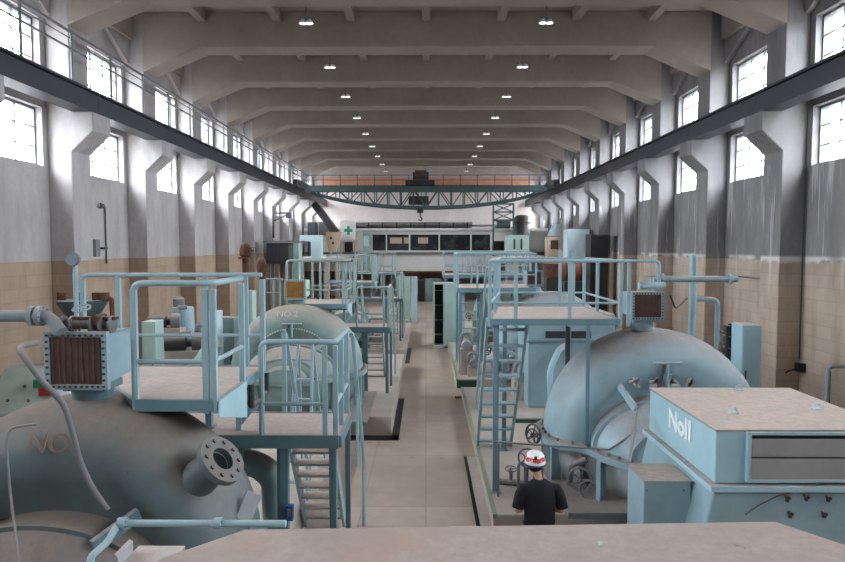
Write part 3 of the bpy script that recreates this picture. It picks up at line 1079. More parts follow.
for k, (a, b) in enumerate(((-.03, .475), (.50, .92))):
    m = MB()
    m.hexa([(fx0, fu - .012, fz0 + a * h_), (fx1, fu - .012, fz0 + a * h_), (fx1, fu - .005, fz0 + a * h_), (fx0, fu - .005, fz0 + a * h_)],
           [(fx0, fu - .028, fz0 + b * h_), (fx1, fu - .028, fz0 + b * h_), (fx1, fu - .022, fz0 + b * h_), (fx0, fu - .022, fz0 + b * h_)])
    m.build('louvre_blade', 'ductshade', fr)
ty = 7.52
text('NoII', 'lettering', 'letter', g, (gx0 - .006, 7.43, VZ(424, 7.4) - .02), .33, (pi / 2, 0, -pi / 2), label='white painted letters', xs=1.1, bold=.014)
for u, v in ((737, 414), (822, 410), (742, 391)):
    Yl = (CZ - gz1) / ((CZ - VZ(v, 1)) / 1)
    x = UX(u, Yl)
    MB().box(x - .05, x + .05, Yl - .03, Yl + .03, gz1, gz1 + .03).ring((x, Yl, gz1 + .05), (0, 1, 0), .035, .012, 14, 6).build('lifting_eye', 'white_blue', g)
for u, v in ((787, 497), (806, 496), (828, 497), (790, 513), (824, 513)):
    x, z = at(u, v, 6.46)
    MB().tube([(x, 6.5, z), (x, 6.42, z)], .02, 8).box(x - .012, x + .012, 6.44, 6.47, z - .05, z).build('cover_bolt', 'dark', g)
MB().tube([at3 for at3 in [(UX(752, 6.46), 6.46, VZ(514, 6.46)), (UX(765, 6.46), 6.45, VZ(504, 6.46)), (UX(785, 6.46), 6.45, VZ(494, 6.46)), (UX(805, 6.46), 6.46, VZ(490, 6.46))]], .007, 6).build('conduit_wire', 'dark', g)
tb = MB().box(2.47, 3.0, 6.9, 7.46, 0, 1.44).build('terminal_box', 'blue', g, bevel=.012)
MB().box(2.46, 3.01, 6.89, 7.47, 1.44, 1.455).build('box_lid', 'dusttop', tb)
for zz in (.6, 1.35):
    for xx in (2.5, 2.92):
        MB().tube([(xx, 6.9, zz), (xx, 6.885, zz)], .012, 6).build('box_screw', 'grey', tb)
MB().beam((UX(641, 8.2), 8.25, gz0 + .32), (UX(633, 7.5), 7.5, 1.46), .03, .05).build('stay_bar', 'blue_lt', g)

# cabinet and machine by the grey wall
Yk = 13.5
t = thing('wall_cabinet', 'tall pale blue cabinet standing near the grey wall beyond the turbine hood', 'cabinet', (UX(754, Yk), Yk + .3, 0))
MB().box(UX(744, Yk), UX(763.5, Yk), Yk, Yk + .5, 0, VZ(325, Yk)).build('body', 'blue_lt', t, bevel=.015)
MB().box(UX(745, Yk), UX(762.5, Yk), Yk - .015, Yk, .15, VZ(328, Yk)).build('door', 'blue_lt', t)
MB().box(UX(747, Yk), UX(748.2, Yk), Yk - .04, Yk - .015, 1.2, 1.4).build('handle', 'dark', t)
t = thing('switch_rack', 'dark open rack of switchgear beside the tall pale blue cabinet', 'rack', (UX(735, 14), 14.2, 0))
m = MB()
for u in (729, 743):
    m.box(UX(u, 14) - .03, UX(u, 14) + .03, 14, 14.06, 0, VZ(326, 14)).box(UX(u, 14) - .03, UX(u, 14) + .03, 14.5, 14.56, 0, VZ(326, 14))
m.build('frame', 'dark', t)
for i, v in enumerate((335, 346, 358, 372)):
    MB().box(UX(729, 14), UX(743, 14), 14.02, 14.5, VZ(v, 14), VZ(v, 14) + .05).box(UX(731, 14), UX(735 + i, 14), 14.05, 14.3, VZ(v, 14) + .05, VZ(v, 14) + .2).build('shelf', 'dark', t)

# wall fittings on the grey wall
plan_pipe('wall_conduit', 'thin dark conduit down the corner of the grey wall by the first column', [(9.64, 15.93, 1.2), (9.64, 15.93, 6.1)], .02, 'dark', 0)
x, z = at(803, 367, 15.8)
t = thing('junction_box', 'small black junction box with a cable on the corner of the grey wall', 'box', (9.6, 15.85, z - .1))
MB().box(9.5, 9.69, 15.72, 15.9, z - .12, z + .1).build('body', 'black', t, bevel=.01)
MB().tube([(9.52, 15.8, z - .05), (9.3, 15.8, z - .1), (9.25, 15.85, z - .16)], .02, 8).build('cable_stub', 'black', t)
plan_pipe('wall_pipe', 'thin grey pipe lying along the grey wall at the top of the tiles', [(9.62, 17.2, VZ(277, 18.5)), (9.62, 20.1, VZ(277, 18.5))], .03, 'grey', 0)
plan_pipe('wall_conduit', 'thin conduit down the grey wall plaster between the first two columns ahead', [(9.67, 17.5, 3.4), (9.67, 17.5, 6.0)], .018, 'grey', 0)
t = thing('pipe_stand', 'pale pipe stand by the grey wall beyond the generator housing', 'stand', (UX(836, 12.5), 12.5, 0))
xa = UX(831, 12.5)
MB().tube([(xa, 12.5, 0), (xa, 12.5, VZ(366, 12.5)), (xa + .5, 12.5, VZ(366, 12.5)), (xa + .5, 12.5, 0)], .04, 10, fillet=.1).build('frame', 'blue', t)
MB().tube([(xa + .1, 12.6, 0), (xa + .1, 12.6, VZ(372, 12.5))], .03, 8).build('standpipe', 'grey', t)
# ================= units along the white wall
hx1, hy1 = -3.02, 5.35
LS, LZ = .86, 1.28
tL1 = turbine((hx1, hy1, .42), 'large dusty grey-blue turbine hood with faded brown letters and a bolted manhole, nearest the viewer', 'hull', 'teal_dk',
              box=(UX(73, 5.15), 5.15, VZ(388, 5.15), .53, .45, .42), nozzle=True, boxpaint='blue', s=LS, hz=LZ, fittings=False)
text('NO', 'faded_lettering', 'letter_brown', tL1, (UX(44, 4.86), 4.845, 2.53), .22, (radians(62), 0, 0), label='brown faded letters')
hx2, hy2 = -2.98, 14.2
tL2 = turbine((hx2, hy2, .42), 'greenish turbine hood with faint white letters beyond the stair platform', 'hull2', 'teal',
              box=(UX(295, 14.1), 14.1, VZ(299, 14.1), .5, .42, .45), grille='ochre', boxpaint='pale_green', s=LS, hz=LZ)
text('NO 2', 'faded_lettering', 'letter_old', tL2, (hx2 - .12, hy2 - .42, 2.60), .2, (radians(55), 0, 0), label='faint white letters')
m = MB()
for i in range(24):
    a = radians(50 + 80 * i / 23)
    m.beam((hx2 + 1.0 * cos(a), hy2 - .53, LZ + 1.0 * sin(a)), (hx2 + 1.0 * cos(a) + .025, hy2 - .53, LZ + 1.0 * sin(a) + .02), .01, .03)
m.build('rivet_arc', 'letter_old', tL2)
t = thing('motor_generator', 'low dusty round-backed machine on the third foundation along the white wall', 'machine', (-2.9, 23.6, .42))
MB().lathe([(0, -1.3), (.6, -1.3), (.68, -1.2), (.68, -.5), (.8, -.45), (.8, .6), (.68, .65), (.68, 1.2), (0, 1.25)], (-2.9, 23.6, 1.15), (0, 1, 0), 28).build('casing', 'hull2', t, auto=40)
MB().box(-3.7, -2.1, 22.4, 24.8, .42, .7).build('bed_plate', 'dark', t)
MB().box(-3.2, -2.6, 23.2, 24.0, 1.9, 2.2).build('air_box', 'teal_dk', t, bevel=.02)
for (xx, yy, h_, mm, lb) in ((-1.75, 21.9, 1.5, 'grey', 'grey pump at the front corner of the third foundation along the white wall'), (-2.3, 16.4, .9, 'dark', 'dark pump on the second foundation below the greenish stair')):
    t = thing('pump_set', lb, 'pump', (xx, yy + .6, .42))
    MB().lathe([(0, -.3), (.2, -.3), (.22, -.2), (.22, .2), (.1, .3), (.1, .45), (0, .45)], (xx, yy + .6, .75), (0, 1, 0), 18).build('motor', mm, t)
    MB().tube([(xx - .3, yy + .5, .42), (xx - .3, yy + .5, h_), (xx + .3, yy + .5, h_), (xx + .3, yy + .5, .42)], .05, 10, fillet=.1).build('discharge_pipe', 'pipe', t)
    MB().box(xx - .25, xx + .25, yy + .2, yy + 1.0, .42, .56).build('plinth', 'slab', t)
plan_pipe('cross_pipe', 'thick teal pipe lying under the high platform beside the ochre-grilled inlet box', [(UX(316, 15.6), 15.6, VZ(305, 15.6)), (UX(348, 15.6), 15.6, VZ(305, 15.6))], .13, 'teal', 0, n=16)
t = thing('guard_rail', 'short pale guard rail on the wall side of the ochre-grilled inlet box', 'railing', (UX(272, 14.6), 14.6, 1.9))
for u in (264.5, 273, 280):
    MB().cyl((UX(u, 14.6), 14.6, 1.9), (UX(u, 14.6), 14.6, VZ(280, 14.6)), .025, 8).build('post', 'railteal', t)
MB().tube([(UX(264.5, 14.6), 14.6, 1.9), (UX(264.5, 14.6), 14.6, VZ(279, 14.6)), (UX(283, 14.6), 14.6, VZ(279, 14.6))], .025, 8, fillet=.1).build('top_rail', 'railteal', t)
MB().tube([(UX(264.5, 14.6), 14.6, VZ(293, 14.6)), (UX(281, 14.6), 14.6, VZ(293, 14.6))], .02, 8).build('mid_rail', 'railteal', t)
MB().box(UX(262, 14.6), UX(284, 14.6), 14.4, 15.2, 1.84, 1.9).box(UX(263, 14.6), UX(265, 14.6), 14.5, 14.56, .42, 1.84).box(UX(281, 14.6), UX(283, 14.6), 15.0, 15.06, .42, 1.84).build('deck_plate', 'deckblue', t)


def upper_platform(yo, label, rm, group=None, dx=0.0, xl=None):
    own = xl
    xl, xr = UX(133, 5.3) + dx if xl is None else xl, UX(212.5, 5.3) + dx
    ya, yb = 5.3 + yo, 6.9 + yo
    z, zr, zm = 2.76, 3.79, 3.11
    xb = -3.84 + dx if own is None else xl + .02
    xm_ = UX(118, 6.9) + dx if own is None else xl + .3
    ym = 6.12 + yo
    t = platform('upper_platform', label, xl, xr, ya, yb, z,
                 [(xl, ya, zr - .05), (xr, ya, zr - .05), (xr - .07, ya + .0, zr - .05), (xr, ym, zr - .05), (xr, yb, zr - .05), (xl + .05, yb, zr), (xl + .5, yb, zr), (xm_, yb, zr), (xb, yb, zr)],
                 [('top_rail', [(xl, ya, z), (xl, ya, zr), (xr, ya, zr), (xr, ym, zr)], .028), ('mid_rail', [(xl, ya, zm), (xr, ya, zm), (xr, ym, zm)], .022),
                  ('top_rail', [(xb, yb, zr - .45), (xb, yb, zr), (xr, yb, zr)], .026), ('mid_rail', [(xm_, yb, zm), (xr, yb, zm)], .02)],
                 [(xl + .08, yb - .1, 2.3, .06), (xr - .6, yb - .05, 2.08, .07)], rm=rm, deck='dusttop', h=.03, x0b=(-3.8 + dx if own is None else None))
    # pale fascia plate under the open corner and bracket
    m = MB().prism([(xr + .035, ya - .02, z - .13), (xr + .035, ya + .8, z - .36), (xr + .035, ya + .8, z + .01), (xr + .035, ya - .02, z + .01)], (.012, 0, 0))
    m.build('fascia_plate', 'blue_lt', t)
    xs, ys = UX(237, 6.75) + dx, 6.75 + yo
    MB().box(xs - .03, xs + .03, ys - .03, ys + .03, 2.08, z - .1).beam((xs, ys, 2.14), (xs + .3, ys, 2.5), .05, .03, (0, 1, 0)).build('knee_bracket', 'blue_lt', t)
    MB().tube([(xr + .06, ya + .9, z - .05), (xr + .06, ya + .9, z - .28), (xr + .06, ya + 1.5, z - .28), (xr + .06, ya + 1.5, z - .05)], .03, 8, fillet=.05).build('bracket', 'dark', t)
    return t


def lower_platform(yo, label, rm, dx=0.0):
    xl, xr, ya, yb, z, zr = -3.0 + dx, -.93 + dx, 6.5 + yo, 7.45 + yo, 2.08, 3.1
    zm = VZ(404, 6.5)
    x1 = UX(260, 6.5) + dx
    x2 = UX(324, 6.5) + dx
    t = platform('lower_platform', label, xl, xr, ya, yb, z,
                 [(x1, ya, zr - .04), (x2, ya, zr - .04), (xr - .03, ya, zr - .04), (xr - .03, ya + .45, zr - .04), (xr - .03, yb, zr - .04), (-1.72 + dx, yb, zr)],
                 [('top_rail', [(x1, ya, z), (x1, ya, zr), (xr - .03, ya, zr), (xr - .03, yb, zr)], .028), ('mid_rail', [(x1, ya, zm), (x2, ya, zm)], .022),
                  ('mid_rail', [(xr - .03, ya, zm), (xr - .03, yb, zm)], .022)],
                 [(xr - .07, ya + .05, .0, .075), (xr - .02, yb - .04, .0, .06), (UX(283, 6.6) + dx, ya + .06, .42, .09), (UX(275, 6.6) + dx, ya + .25, .42, .07), (xl + .1, yb - .1, .42, .07)], rm=rm, edge='teal_dk')
    return t


def stairs(yo, label, rm, dx=0.0):
    x0, x1 = -1.74 + dx, -1.24 + dx
    t = thing('steel_stair', label, 'stairs', ((x0 + x1) / 2, 8.7 + yo, 0))
    ya, yb, za = 7.5 + yo, 8.85 + yo, 2.05
    for x in (x0, x1 + .05):
        MB().beam((x, ya, za), (x, yb, .08), .04, .16, (0, 1, 0)).build('stringer', rm, t, bevel=.005)
    for i in range(9):
        k = (i + .8) / 9.6
        y, z = ya + (yb - ya) * k, za + (.08 - za) * k
        MB().box(x0 + .02, x1 + .03, y - .09, y + .13, z - .03, z).build('tread', 'dusttop', t, bevel=.004)
    for x in (x0, -.91 + dx):
        MB().tube([(x, ya - .02, za + .98), (x, ya + .12, za + .98), (x, yb + .05, 1.0), (x, yb + .05, .02)], .028, 8, fillet=.15).build('handrail', rm, t)
        MB().tube([(x, ya + .6, za - .85), (x, ya + .6, za + .1)], .018, 8).build('baluster', rm, t)
    return t


upper_platform(0, 'dusty high platform with blue railing beside the square rusty-grilled inlet box nearest the viewer', 'rail')
lower_platform(0, 'dusty lower platform with blue railing at the head of the stair nearest the viewer', 'rail')
stairs(0, 'blue steel stair with dusty treads going down from the lower platform nearest the viewer', 'rail')
upper_platform(9.0, 'high platform with pale railing beside the inlet box with the ochre grille', 'railteal', dx=-.02, xl=-3.22)
lower_platform(8.9, 'lower platform with greenish railing by the aisle beyond the greenish turbine hood', 'railteal', dx=.02)
stairs(8.9, 'greenish steel stair by the aisle behind the greenish turbine hood', 'railteal', dx=.02)
upper_platform(17.8, 'high platform with pale railing at the third foundation along the white wall', 'railteal', dx=-.1)
lower_platform(17.6, 'lower platform with pale railing by the aisle at the third foundation along the white wall', 'railteal')
stairs(17.6, 'pale steel stair by the aisle at the third foundation along the white wall', 'railteal')
upper_platform(26.5, 'high platform with pale railing at the far end of the white wall', 'railteal', dx=.2)

# step ladder between the platforms, seen through the railing
t = thing('step_ladder', 'small blue step ladder seen through the railing of the lower platform nearest the viewer', 'ladder', (-2.0, 9.3, .42))
for xx, tx in ((-2.12, -2.02), (-1.72, -1.80)):
    MB().beam((xx, 9.0, .42), (tx, 9.75, 2.55), .035, .07, (0, 1, 0)).build('stringer', 'rail', t)
    MB().beam((xx, 10.4, .42), (tx, 9.8, 2.55), .03, .05, (0, 1, 0)).build('rear_leg', 'rail', t)
for i in range(7):
    k = (i + .6) / 7.4
    MB().box(-2.08 + .08 * k, -1.76 - .05 * k, 8.97 + .75 * k, 9.07 + .75 * k, .42 + 2.13 * k - .012, .42 + 2.13 * k + .012).build('tread', 'rail', t)

# pipes and hoses about the nearest turbine
Yp = 3.35
zp = VZ(524, Yp)
plan_pipe('water_pipe', 'thin blue-grey pipe lying level beside the dusty cover in front of the nearest turbine', [(UX(78, Yp - .25), Yp - .25, .0), (UX(82, Yp - .25), Yp - .25, VZ(558, Yp - .25)), (UX(100, Yp - .1), Yp - .1, VZ(543, Yp - .1)), (UX(112, Yp), Yp, zp), (UX(283, Yp), Yp + .0, zp)], .019, 'rail', .03,
          flanges=[((UX(210, Yp), Yp, zp), (UX(240, Yp), Yp, zp)), ((UX(112, Yp), Yp, zp), (UX(120, Yp), Yp, zp))])
hs = [(at(37, 343, 4.72), 4.72), (at(20, 346, 4.6), 4.6), (at(20, 352, 4.5), 4.5), (at(42, 381, 4.5), 4.5), (at(64, 404, 4.66), 4.66), (at(72, 430, 4.7), 4.7), (at(80, 462, 4.72), 4.72), (at(92, 488, 4.73), 4.73), (at(108, 510, 4.72), 4.72)]
plan_pipe('grey_hose', 'grey hose curving down over the dusty hood from its rusty-grilled inlet box', [(x, y, z) for (x, z), y in hs], .022, 'grey', .08)
hs = [(at(36, 424, 4.8), 4.8), (at(8, 428, 4.7), 4.7), (at(6, 445, 4.65), 4.65), (at(10, 490, 4.6), 4.6), (at(19, 562, 4.3), 4.3), (at(20, 590, 4.2), 4.2)]
plan_pipe('sensor_tube', 'thin grey tube hanging down the dusty hood at the very edge of the photo', [(x, y, z) for (x, z), y in hs], .01, 'grey', .06)
zl = VZ(315.5, 5.2)
xe = UX(52, 5.2)
plan_pipe('lagged_pipe', 'thick grey lagged pipe coming in level to the top of the rusty-grilled inlet box', [(-6.4, 5.15, zl), (xe, 5.15, zl), (xe + .12, 5.1, VZ(332, 5.1))], .05, 'pipe', .1, n=14,
          flanges=[((UX(34, 5.2), 5.15, zl), (UX(40, 5.2), 5.15, zl)), ((UX(41, 5.2), 5.15, zl), (UX(46, 5.2), 5.15, zl))])
# valve gear on top of the inlet box
bx, by, bz = UX(73, 5.15), 5.32, VZ(388, 5.15) + .455
t = thing('valve_gear', 'rusty valve gear lying on top of the square inlet box nearest the viewer', 'valve', (bx, by, bz))
m = MB().tube([(bx - .2, by, bz + .06), (bx + .22, by + .02, bz + .06)], .045, 12)
for xx in (-.2, -.12, .06, .14, .22):
    m.tube([(bx + xx, by, bz + .06), (bx + xx + .02, by, bz + .06)], .075, 14)
st = MB()
for i in range(6):
    xx = bx - .18 + .08 * i
    st.tube([(xx, by - .06, bz), (xx, by - .06, bz + .05)], .009, 6)
m.merge(st, 'rust').build('valve_body', 'grey', t)
MB().box(bx - .1, bx + .27, by - .02, by + .04, bz + .10, bz + .125).tube([(bx + .12, by - .08, bz + .12), (bx + .12, by + .08, bz + .12)], .03, 10).build('yoke', 'rust', t)
handwheel(t, (bx - .02, by - .02, bz + .2), (0, -.4, 1), .07, 'blue', .12)
# gauge post behind it
x, z = at(75, 262, 7.3)
t = thing('gauge_post', 'slim blue post with a small round gauge behind the rusty-grilled inlet box', 'gauge', (x, 7.3, .42))
MB().cyl((x, 7.3, .42), (x, 7.3, z - .03), .028, 10).build('post', 'rail', t)
gg = MB().lathe([(0, 0), (.075, 0), (.085, .01), (.085, .05), (0, .05)], (x - .02, 7.32, z + .03), (0, -1, 0), 20).build('gauge_case', 'grey', t)
MB().lathe([(0, 0), (.068, 0), (.068, .004), (0, .004)], (x - .02, 7.27, z + .03), (0, -1, 0), 20).build('dial', 'pipe', gg)

# big curved pipes under the lower platform
plan_pipe('exhaust_pipe', 'thick dark teal elbow pipe in the shade under the lower platform nearest the viewer', [(-2.7, 7.0, 1.62), (-1.95, 7.0, 1.62), (-1.75, 7.0, 1.45), (-1.72, 7.0, .42)], .15, 'teal', .3, n=18, flanges=[((-2.12, 7.0, 1.62), (-1.9, 7.0, 1.62))])
plan_pipe('exhaust_pipe', 'thick dark pipe going down beside the manhole nozzle of the nearest turbine', [(-2.3, 6.3, 1.0), (-2.0, 6.45, 1.15), (-1.86, 6.5, .42)], .12, 'teal_dk', .2, n=16)
x, z = at(249, 506, 5.3)
t = thing('name_plate', 'small square dusty plate tilted on a rod below the bolted manhole', 'plate', (x, 5.3, z - .15))
MB().box(x - .07, x + .07, 5.28, 5.30, z - .12, z + .12, rot=Euler((-.35, .5, .35)).to_matrix()).build('plate', 'dustslab', t, bevel=.004)
MB().cyl((x - .1, 5.5, z - .35), (x, 5.32, z), .015, 8).cyl((x - .02, 5.25, z - .4), (x + .02, 5.31, z - .05), .012, 8).build('bracket_rod', 'grey', t)
t = thing('blue_drum_mark', 'small blue painted control box on the leg under the lower platform nearest the viewer', 'box', (UX(287, 6.5), 6.5, VZ(520, 6.5)))
xx = UX(287, 6.5)
MB().box(xx - .04, xx + .04, 6.46, 6.53, VZ(520, 6.5), VZ(505, 6.5)).build('body', paint('deep_blue', (44, 84, 138), dust=0), t, bevel=.004)
MB().box(xx - .02, xx + .02, 6.45, 6.46, VZ(515, 6.5), VZ(508, 6.5)).build('switch_plate', 'grey', t)
t.name = 'control_box'

# the grimy cover at the bottom of the photo
Yf = 3.0
zc = VZ(525, Yf)


def onplane(u, v, z):
    k = CZ - VZ(v, 1.0, u)
    Y = (CZ - z) / k
    return (UX(u, Y, v), Y)


P = [onplane(245, 529, zc), onplane(775, 521, zc), onplane(850, 546, zc)]
q = onplane(160, 558, zc)
pts = [q, P[0], P[1], P[2], (P[2][0] + .05, 1.0), (q[0], 1.0)]
t = thing('dusty_housing', 'wide grimy flat-topped machine cover in front of the viewer', 'cover', (.4, 2, 0))
MB().prism([(a, b, zc - .03) for a, b in pts], (0, 0, .03)).build('cover_plate', 'casing_top', t, bevel=.008)
MB().prism([(a * .97 + .012, b - .03, zc - .35) for a, b in pts], (0, 0, .32)).build('upper_cover', 'blue_lt', t)
xm0, xm1 = q[0] - .02, P[2][0] - .1
MB().box(xm0 + .05, xm1 - .05, 1.1, P[0][1] - .12, 0, zc - .36).build('lower_body', 'blue', t)
zz = VZ(555, 2.72)
MB().box(UX(127, 2.75), UX(175, 2.75), 2.5, 2.8, zz - .04, zz).build('side_ledge', 'dustslab', t)
x0_, x1_ = UX(116, 2.72), UX(124, 2.72)
MB().prism([(x0_ - .03, 2.6, zz - .05), (x1_, 2.6, zz - .05), (x1_, 2.6, zz + .05), (x0_ + .02, 2.6, zz + .06)], (0, .14, 0)).build('wedge_lug', 'dustslab', t)
x_, y_ = onplane(600, 545, zc)
tag(MB().prism([(x_ - .012, y_ - .02, zc + .003), (x_ + .008, y_ - .016, zc + .003), (x_ + .016, y_ + .018, zc + .006), (x_ - .004, y_ + .02, zc + .008)], (0, 0, .002)).build('paper_scrap', 'pale_green'), 'tiny pale scrap of litter on the grimy machine cover', 'scrap')

# ================= things against and near the white wall
Yd = 12.0
t = thing('control_desk', 'sloping grey-green control desk with red and green buttons by the white wall', 'desk', (-8.1, Yd, 0))
a, b = UX(-16, Yd), UX(49, Yd)
z0, z1_ = VZ(412, Yd), VZ(374, Yd)
MB().prism([(a, Yd - .2, 0), (a, Yd - .2, z0), (a, Yd + .5, z1_), (a, Yd + .9, z1_), (a, Yd + .9, 0)], (b - a, 0, 0)).build('body', 'pale_green', t, bevel=.02)
MB().prism([(b, Yd - .2, z0 - .02), (b, Yd + .5, z1_ - .02), (b + .5, Yd + .5, z0), (b + .5, Yd - .2, z0 - .08)], (0, 0, -.5)).build('side_shelf', 'white_blue', t)
nrm = Vector((0, -(z1_ - z0), .7)).normalized()
pn = MB()
for i in range(5):
    k = (i % 2 + .9) / 3.2
    xx = a + (b - a) * (.3 + .16 * i)
    c0 = Vector((xx, Yd - .2 + .7 * k, z0 + (z1_ - z0) * k))
    pn.tube([c0, c0 + nrm * .03], .03, 10)
pn.build('dial_knobs', 'dark', t)
for i, (u, v, mm) in enumerate(((37, 384, 'green'), (42, 392, 'red'))):
    x = UX(u, Yd)
    k = .62
    c0 = Vector((x, Yd + .05, VZ(v, Yd)))
    MB().box(c0.x - .12, c0.x + .12, c0.y - .1, c0.y + .1, c0.z - .08, c0.z + .08).build('push_button', mm, t, bevel=.01)

x, Yv = UX(82, 13.2), 13.2
t = thing('valve_manifold', 'dark green funnel-shaped valve manifold with rusty fittings by the first column of the white wall', 'valve', (x, Yv, 0))
z1_, z0 = VZ(300, Yv), VZ(318, Yv)
MB().lathe([(.06, z0 - .6), (.1, z0 - .1), (.3, z0), (.48, z1_ - .08), (.5, z1_), (.4, z1_), (0, z1_ - .02)], (x, Yv, 0), (0, 0, 1), 24).build('funnel_body', 'crane', t)
MB().cyl((x, Yv, 0), (x, Yv, z0 - .4), .12, 14).build('stand_pipe', 'crane', t)
for dx, r in ((-.45, .09), (-.1, .07), (.3, .09)):
    MB().cyl((x + dx, Yv, z1_ - .02), (x + dx, Yv, z1_ + .16), r, 10).build('rusty_fitting', 'rust', t)
m = MB().cyl((x + .46, Yv, z1_ - .02), (x + .46, Yv, z1_ + .16), .11, 10)
m.tube([(x + .46, Yv, z1_), (x + .62, Yv, z1_ + .05), (x + .64, Yv, z0 - .3)], .05, 8, fillet=.1)
m.build('rusty_elbow', 'rust', t)

x, z = at(109, 206, 17.6)
t = thing('wall_lamp', 'small wall lamp with a conduit on white plaster between the first two columns ahead', 'lamp', (-9.66, 17.6, z))
yl = 18.7
zl_ = VZ(206, yl)
MB().tube([(-9.66, yl, 3.6), (-9.66, yl, zl_ + .02), (-9.66, yl - .25, zl_ + .06)], .022, 8, fillet=.1).build('conduit', 'dark', t)
MB().lathe([(0, .12), (.05, .12), (.11, 0), (.1, 0), (0, .05)], (-9.58, yl - .28, zl_ - .08), n=14).build('shade', 'grey', t)
z = VZ(248, 18.2)
o = thing('wall_switch', 'grey switch box on the white plaster between the first two columns ahead', 'switch', (-9.68, 18.1, z - .2))
MB().box(-9.69, -9.6, 18.0, 18.25, z - .25, z + .25).build('body', 'grey', o, bevel=.01)
MB().box(-9.62, -9.5, 18.25, 18.5, z - .04, z + .02).build('lever', 'dark', o)

# tanks, pumps and cabinets in the middle distance by the white wall
Yt = 17.0
x = UX(182, Yt)
t = thing('water_tank', 'round blue tank with a grey cap standing by the white wall', 'tank', (x, Yt, 0))
r = .3 * 620 / 620 * 1.0
r = (UX(193, Yt) - UX(171, Yt)) / 2
MB().lathe([(0, .25), (r, .25), (r, VZ(310, Yt)), (r * .9, VZ(307, Yt)), (0, VZ(306, Yt))], (x, Yt, 0), n=28).build('tank_body', 'blue', t, auto=40)
MB().lathe([(0, VZ(308, Yt)), (r * .5, VZ(308, Yt)), (r * .5, VZ(299, Yt)), (r * .3, VZ(297, Yt)), (0, VZ(297, Yt))], (x - .1, Yt, 0), n=20).build('cap', 'grey', t)
m = MB()
for a in (0.6, 2.2, 3.8, 5.4):
    m.cyl((x + r * .8 * cos(a), Yt + r * .8 * sin(a), 0), (x + r * .8 * cos(a), Yt + r * .8 * sin(a), .26), .04, 8)
m.build('feet', 'dark', t)
for i, (u, v0, Y, w, mt, lab) in enumerate(((163, 349, 15.4, .3, 'grey', 'dark dusty pump set lying in front of the round blue tank'),
                                            (178, 343, 14.9, .34, 'dark', 'small dark pump beside the white-blue cabinet by the white wall'),
                                            (160, 322, 16.2, .30, 'dark', 'dark upright motor just before the round blue tank'))):
    x, z = at(u, v0, Y)
    t = thing('pump_set', lab, 'pump', (x, Y, 0))
    MB().lathe([(0, -w), (w * .5, -w), (w * .55, -w * .8), (w * .55, w * .5), (w * .3, w * .6), (w * .3, w), (0, w)], (x, Y, z), (1, .3, 0), 18).build('motor', mt, t)
    MB().lathe([(0, -.1), (w * .7, -.1), (w * .75, 0), (w * .7, .12), (0, .12)], (x + w * 1.2, Y + w * .35, z), (1, .3, 0), 18).build('impeller_case', 'grey', t)
    MB().tube([(x + w * 1.2, Y + w * .35, z), (x + w * 1.2, Y + .2, z + w * 1.2), (x + w * 2, Y + .3, z + w * 1.2)], w * .2, 10, fillet=.1).build('discharge_pipe', 'pipe', t)
    MB().box(x - w * 1.1, x + w * 2, Y - w * .6, Y + w * .7, 0, z - w * .5).build('plinth', 'slab', t)
for (u0, u1, v0, v1, Y, mt, lab) in ((205, 216, 312, 352, 14.5, 'white_blue', 'narrow white-blue cabinet seen through the high platform railing'),
                                     (140, 154, 322, 366, 13.6, 'pale_green', 'pale green cabinet seen through the first bay of the high platform railing'),
                                     (216, 233, 318, 345, 15.2, 'teal', 'greenish switch cabinet just before the greenish turbine hood'),
                                     (240, 252, 291, 323, 19.0, 'pale_green', 'dull green cabinet with a dark side behind the greenish turbine hood')):
    t = thing('steel_cabinet', lab, 'cabinet', (UX((u0 + u1) / 2, Y), Y, 0))
    xa, xb = UX(u0, Y), UX(u1, Y)
    zt_ = VZ(v0, Y)
    MB().box(xa, xb, Y, Y + .45, .42, zt_).build('body', mt, t, bevel=.012)
    MB().box(xa + .03, xb - .03, Y - .015, Y, .5, zt_ - .05).build('door', mt, t)
    MB().box(xb - .08, xb - .05, Y - .04, Y - .015, (zt_ + .42) / 2 - .1, (zt_ + .42) / 2 + .1).build('handle', 'dark', t)
    MB().box(xa, xb, Y, Y + .45, 0.0, .42).build('plinth', 'slab', t)
plan_pipe('crossover_pipe', 'thick pale pipe sloping up to the greenish turbine hood from the wall side', [(-5.9, 14.6, .9), (-5.3, 14.4, 1.3), (-4.9, 14.3, 1.9)], .2, 'pale_green', .3, n=16)
m = MB()
t = thing('low_pipework', 'tangle of dusty pipework on the floor behind the high platform railing', 'pipes', (-5.2, 13.4, .42))
for i in range(5):
    y = 12.6 + .32 * i
    MB().tube([(-6.2, y, .42), (-6.2 + .1 * i, y, .7 + .12 * (i % 3)), (-4.9, y + .1, .7 + .12 * (i % 3)), (-4.9, y + .1, .42)], .05 + .012 * (i % 2), 8, fillet=.12).build('pipe_run', ('grey', 'blue_lt', 'pipe')[i % 3], t)
